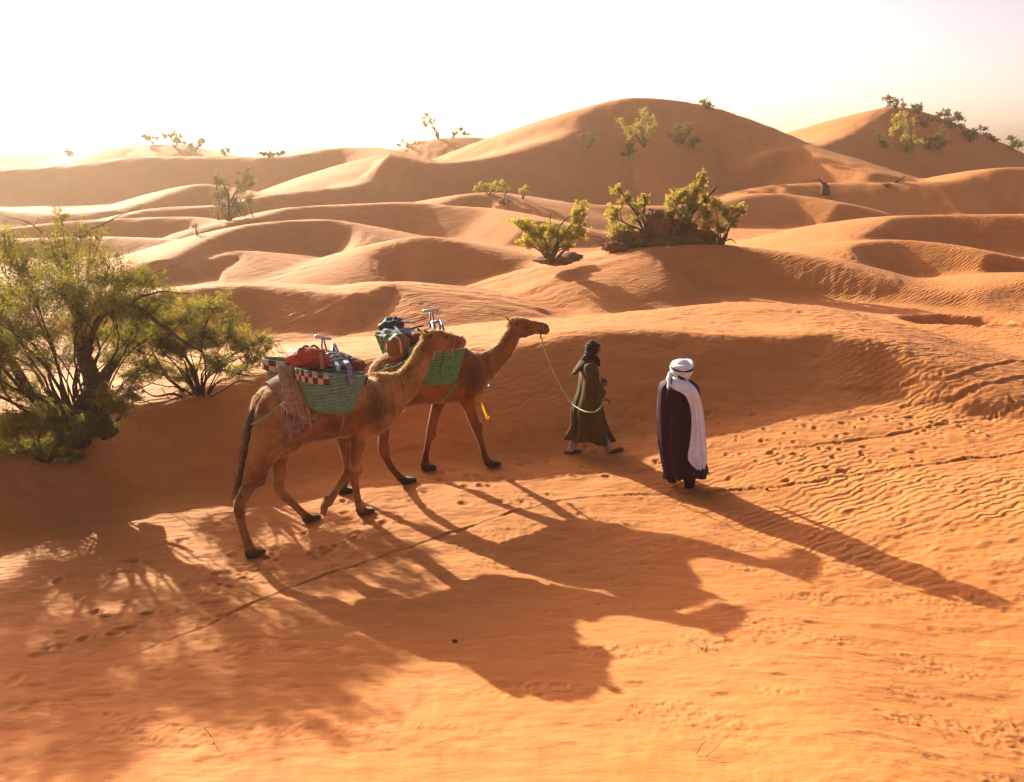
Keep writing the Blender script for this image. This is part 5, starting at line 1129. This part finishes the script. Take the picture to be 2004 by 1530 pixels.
# slim tree left of centre and the dead sprig before it
plant('slender_tree', 'slim hazy tree with sparse foliage standing left of centre on a far dune', 'tree', (447, 432),
  [(423,352,13,17),(438,378,20,17),(466,366,20,16),(480,335,13,18),(490,358,12,16),(455,398,24,13),(428,410,16,15),(476,412,20,15),(490,395,12,17),(423,385,12,14)],
  .05, 9000, .11, ML_DARK, 31, twigs=10, limbs=[([(447,434,0),(448,400,0),(445,375,0),(430,350,0)], .09), ([(448,400,0),(460,378,0),(472,362,0)], .05), ([(428,432,0),(426,415,0),(422,400,0)], .04), ([(496,428,0),(490,410,0),(478,385,0)], .04)], wid=.10)
plant('dead_sprig', 'small dead sprig poking from a crest left of centre', 'shrub', (388, 461), [(385,447,7,6),(380,440,5,4)], .03, 120, .10, ML_DARK, 32, twigs=6)
G2 = 'far bushes on the dune crests'
far = [
 ('bush', 'backlit bush at the left end of the crest row on the left skyline', (300, 281), [(283,268,7,6),(293,271,8,7),(306,272,5,5)], ML_DARK, 500),
 ('bush', 'largest backlit bush in the row on the left skyline', (342, 289), [(322,266,8,8),(335,262,9,10),(350,268,8,9),(358,278,7,8),(342,276,12,8)], ML_DARK, 1100),
 ('bush', 'rounded backlit bush at the right end of the row on the left skyline', (381, 296), [(375,286,9,7),(390,280,10,8),(398,273,5,5)], ML_DARK, 800),
 ('bush', 'small backlit bush alone on the skyline dip after the left bush row', (440, 304), [(434,298,8,5),(446,294,5,5)], ML_DARK, 420),
 ('bush', 'tiny backlit bush on the far left skyline', (134, 304), [(133,298,5,5),(138,300,5,4)], ML_DARK, 250),
 ('bush', 'low ragged bush on the skyline before the middle dunes', (526, 306), [(516,301,9,4),(530,301,9,4),(545,302,5,3),(556,299,4,5)], ML_DARK, 600),
 ('tree', 'slender leaning tree silhouetted on the skyline left of the tallest dune', (859, 272), [(834,224,8,7),(829,243,8,8),(843,236,9,8),(826,232,5,6),(848,250,5,5)], ML_DARK, 1100),
 ('bush', 'twiggy bush on the crest just right of the slender leaning tree', (885, 268), [(890,262,8,7),(901,254,8,6),(912,262,9,5),(920,264,5,3)], ML_DARK, 900),
 ('bush', 'sprawling dry bush at the left foot of the slender leaning tree', (800, 288), [(780,284,5,6),(787,275,6,5),(796,283,9,5),(815,280,9,4),(825,276,6,4)], ML_DARK, 700),
 ('bush', 'small bush clinging to the right of the tallest dune top', (1383, 212), [(1374,196,7,7),(1384,200,10,8),(1392,205,6,6),(1380,207,8,4)], ML_DARK, 900),
 ('bush', 'small green bush on the left face of the tallest dune', (1151, 292), [(1143,262,8,8),(1153,272,12,10),(1150,284,9,7),(1162,268,6,7)], ML_DARK, 1100),
 ('tree', 'tall yellow green bush tree on the face of the tallest dune', (1262, 288), [(1262,218,11,9),(1268,232,15,11),(1252,245,13,12),(1240,255,10,9),(1215,238,12,8),(1222,250,12,9),(1270,255,14,14),(1265,275,12,12),(1285,240,7,10),(1232,270,10,10)], ML_YEL, 3600),
 ('bush', 'low shaded bush below the yellow green tree on the tallest dune', (1232, 308), [(1220,300,14,8),(1235,290,14,10),(1225,282,10,8)], ML_DARK, 1200),
 ('bush', 'round dull green bush on the right of the tallest dune face', (1335, 282), [(1322,250,12,9),(1342,245,14,10),(1335,262,18,11),(1350,255,9,10),(1325,272,12,8),(1310,262,6,8)], ML_DARK, 2200),
 ('bush', 'small dark bush beside the round dull green one on the tallest dune', (1358, 290), [(1358,276,13,8),(1370,272,7,7),(1350,283,9,5)], ML_DARK, 1100),
 ('bush', 'bushy pair of crowns on a crest above the middle bright dune', (958, 382), [(937,363,11,9),(950,366,12,9),(975,358,14,9),(968,370,14,8),(990,368,8,7),(930,370,8,6)], ML_YEL, 2600),
 ('bush', 'small yellowish bush on the slope below the tallest dune', (1022, 389), [(1020,376,8,6),(1028,367,7,7),(1033,378,6,5)], ML_YEL, 900),
 ('bush', 'half buried dead scrub beside a white stone below the crest bushes', (988, 402), [(990,374,8,5),(982,395,10,5),(995,396,7,3)], ML_DARK, 500),
 ('bush', 'bright yellow green bush high on the right hand dune', (1775, 298), [(1750,232,12,9),(1768,222,12,9),(1762,245,18,12),(1780,240,12,12),(1785,262,14,12),(1768,268,14,12),(1742,255,10,9),(1790,280,14,10),(1775,285,16,10)], ML_YEL, 4600),
 ('bush', 'dull green bush at the right side of the bright one on the dune', (1838, 294), [(1820,272,14,12),(1838,265,13,14),(1845,282,12,9),(1812,285,12,8)], ML_DARK, 2200),
 ('bush', 'small dark bush at the left side of the bright one on the dune', (1728, 288), [(1722,265,6,6),(1728,275,10,9),(1735,282,8,6)], ML_DARK, 900),
 ('bush', 'wind bent bush topping the very peak of the right hand dune', (1752, 212), [(1733,192,8,7),(1745,196,8,7),(1738,204,7,6),(1760,200,9,6),(1772,207,8,6),(1750,208,10,4)], ML_DARK, 1500),
 ('bush', 'small round bush on the crest just past the peak of the right hand dune', (1798, 222), [(1788,210,9,6),(1800,207,8,6),(1795,216,9,5)], ML_DARK, 1000),
 ('bush', 'wide dark bush in the middle of the right hand crest row', (1862, 250), [(1835,225,12,6),(1852,222,12,8),(1868,225,12,9),(1882,232,10,9),(1862,238,16,8),(1845,238,10,6),(1882,246,10,5)], ML_DARK, 3000),
 ('bush', 'drooping bush on the slope below the right hand crest row', (1897, 278), [(1895,262,12,9),(1908,255,10,6),(1925,252,9,6),(1930,262,8,5),(1902,270,9,6)], ML_DARK, 1600),
 ('bush', 'narrow bush low on the crest after the drooping one', (1945, 278), [(1942,270,8,5),(1950,273,6,4),(1936,266,5,4)], ML_DARK, 600),
 ('bush', 'lone bush at the right edge of the picture on the falling crest', (1980, 294), [(1978,272,8,7),(1988,278,10,7),(1998,284,7,6),(1976,284,7,6)], ML_DARK, 1300),
 ('bush', 'shaded scrub behind the bright bush on the right hand dune', (1812, 250), [(1800,232,10,7),(1815,236,10,7),(1806,245,10,6)], ML_DARK, 900),
 ('bush', 'tiny dark scrub tuft beside the dead twig on the right slope', (1735, 366), [(1733,362,9,3),(1742,361,5,2)], ML_DARK, 300),
]
for i, (nm, lab, base, cl, mat, n) in enumerate(far):
    g = ground(*base)
    if g.y > 200: g = ground(base[0], base[1] + 8)
    sz = g.y / FPX
    k_ = 2.2 if i < 6 else 1.0
    plant('crest_tree' if nm == 'tree' else 'crest_bush', lab, nm, base, cl, 1.6 * sz if nm == 'bush' else 2.2 * sz, int(n * 1.5 * k_), 2.3 * sz * (1.2 if i < 6 else 1), mat, 100 + i, Y=g.y, group=G2, twigs=7, wid=.22, sides=4)
st = empty('dead_stump', tuple(ground(1614, 380))); tag(st, 'dark broken stump with a bare side branch on the right slope', 'stump')
g = ground(1614, 381); V, F = [], []; Yg = g.y
tube(V, F, [(*(g - UP * .1), .36), (*atY(1615, 370, Yg), .30), (*atY(1616, 361, Yg), .27), (*atY(1618, 359, Yg), .10)], 12, sub=3)
mesh_obj('trunk', V, F, MBARK, st); V, F = [], []
tube(V, F, [(*atY(1614, 364, Yg), .10), (*atY(1607, 355, Yg), .07), (*atY(1600, 352, Yg), .05), (*atY(1588, 354, Yg), .02)], 6, sub=3); tube(V, F, [(*atY(1606, 355, Yg), .05), (*atY(1602, 348, Yg), .02)], 6, sub=2); mesh_obj('branch', V, F, MBARK, st)
g = ground(1750, 358); dt = empty('dead_branch', tuple(g)); tag(dt, 'bare forked twig slanting out of the sand beside the tiny scrub tuft', 'twig'); V, F = [], []; Yg = g.y
tube(V, F, [(*(g - UP * .05), .10), (*atY(1760, 352, Yg), .07), (*atY(1772, 345, Yg), .03)], 6, sub=3); tube(V, F, [(*atY(1752, 355, Yg), .06), (*atY(1754, 347, Yg), .02)], 6, sub=2); mesh_obj('branch', V, F, MBARK, dt)
# dry twigs lying in the foreground
def lying(label, pts_list, r=.004):
    e = empty('dry_twig', tuple(ground(*pts_list[0][0]))); tag(e, label, 'twig'); V, F = [], []
    for pts in pts_list:
        tube(V, F, [(*(ground(x, y) + UP * (.012 + (h if i else 0))), r * (1 - .6 * i / len(pts))) for i, (x, y, h) in enumerate([(*p, hh) for p, hh in zip(pts, (0, .03, .05, .06))])], 5, sub=3)
    mesh_obj('stem', V, F, MDEAD, e)
lying('thin dry forked twig lying on the bright foreground sand', [[(1376,1275),(1350,1262),(1324,1252)], [(1376,1275),(1366,1258),(1355,1243)], [(1376,1275),(1384,1279),(1393,1282)]])
lying('short bent dry stalk half buried near the bottom edge', [[(1362,1482),(1370,1473),(1380,1470)], [(1380,1488),(1395,1480),(1408,1472)]], .003)
lying('fine straight dry straw lying low at the bottom left', [[(415,1450),(408,1446),(400,1442)], [(415,1450),(422,1462)]], .003)
ws = blob('white_stone', ground(997, 394) + UP * .03, Vector((.10, 0, 0)), Vector((0, .08, 0)), Vector((0, 0, .07)), M['pale'], None, 3, .3); tag(ws, 'small white stone catching the sun beside the half buried scrub', 'stone')
for i, (x, y, lab) in enumerate([(890,1257,'dark clod of dung on the shaded sand inside the camel shadow'), (1500,960,'dark clod of dung by the drag line right of the man in plum')]):
    g = ground(x, y); c = blob('dung_clod', g + UP * .012, Vector((.022, 0, 0)), Vector((0, .018, 0)), Vector((0, 0, .013)), MEARTH, None, i, .5, 3, 16, 10); tag(c, lab, 'clod')
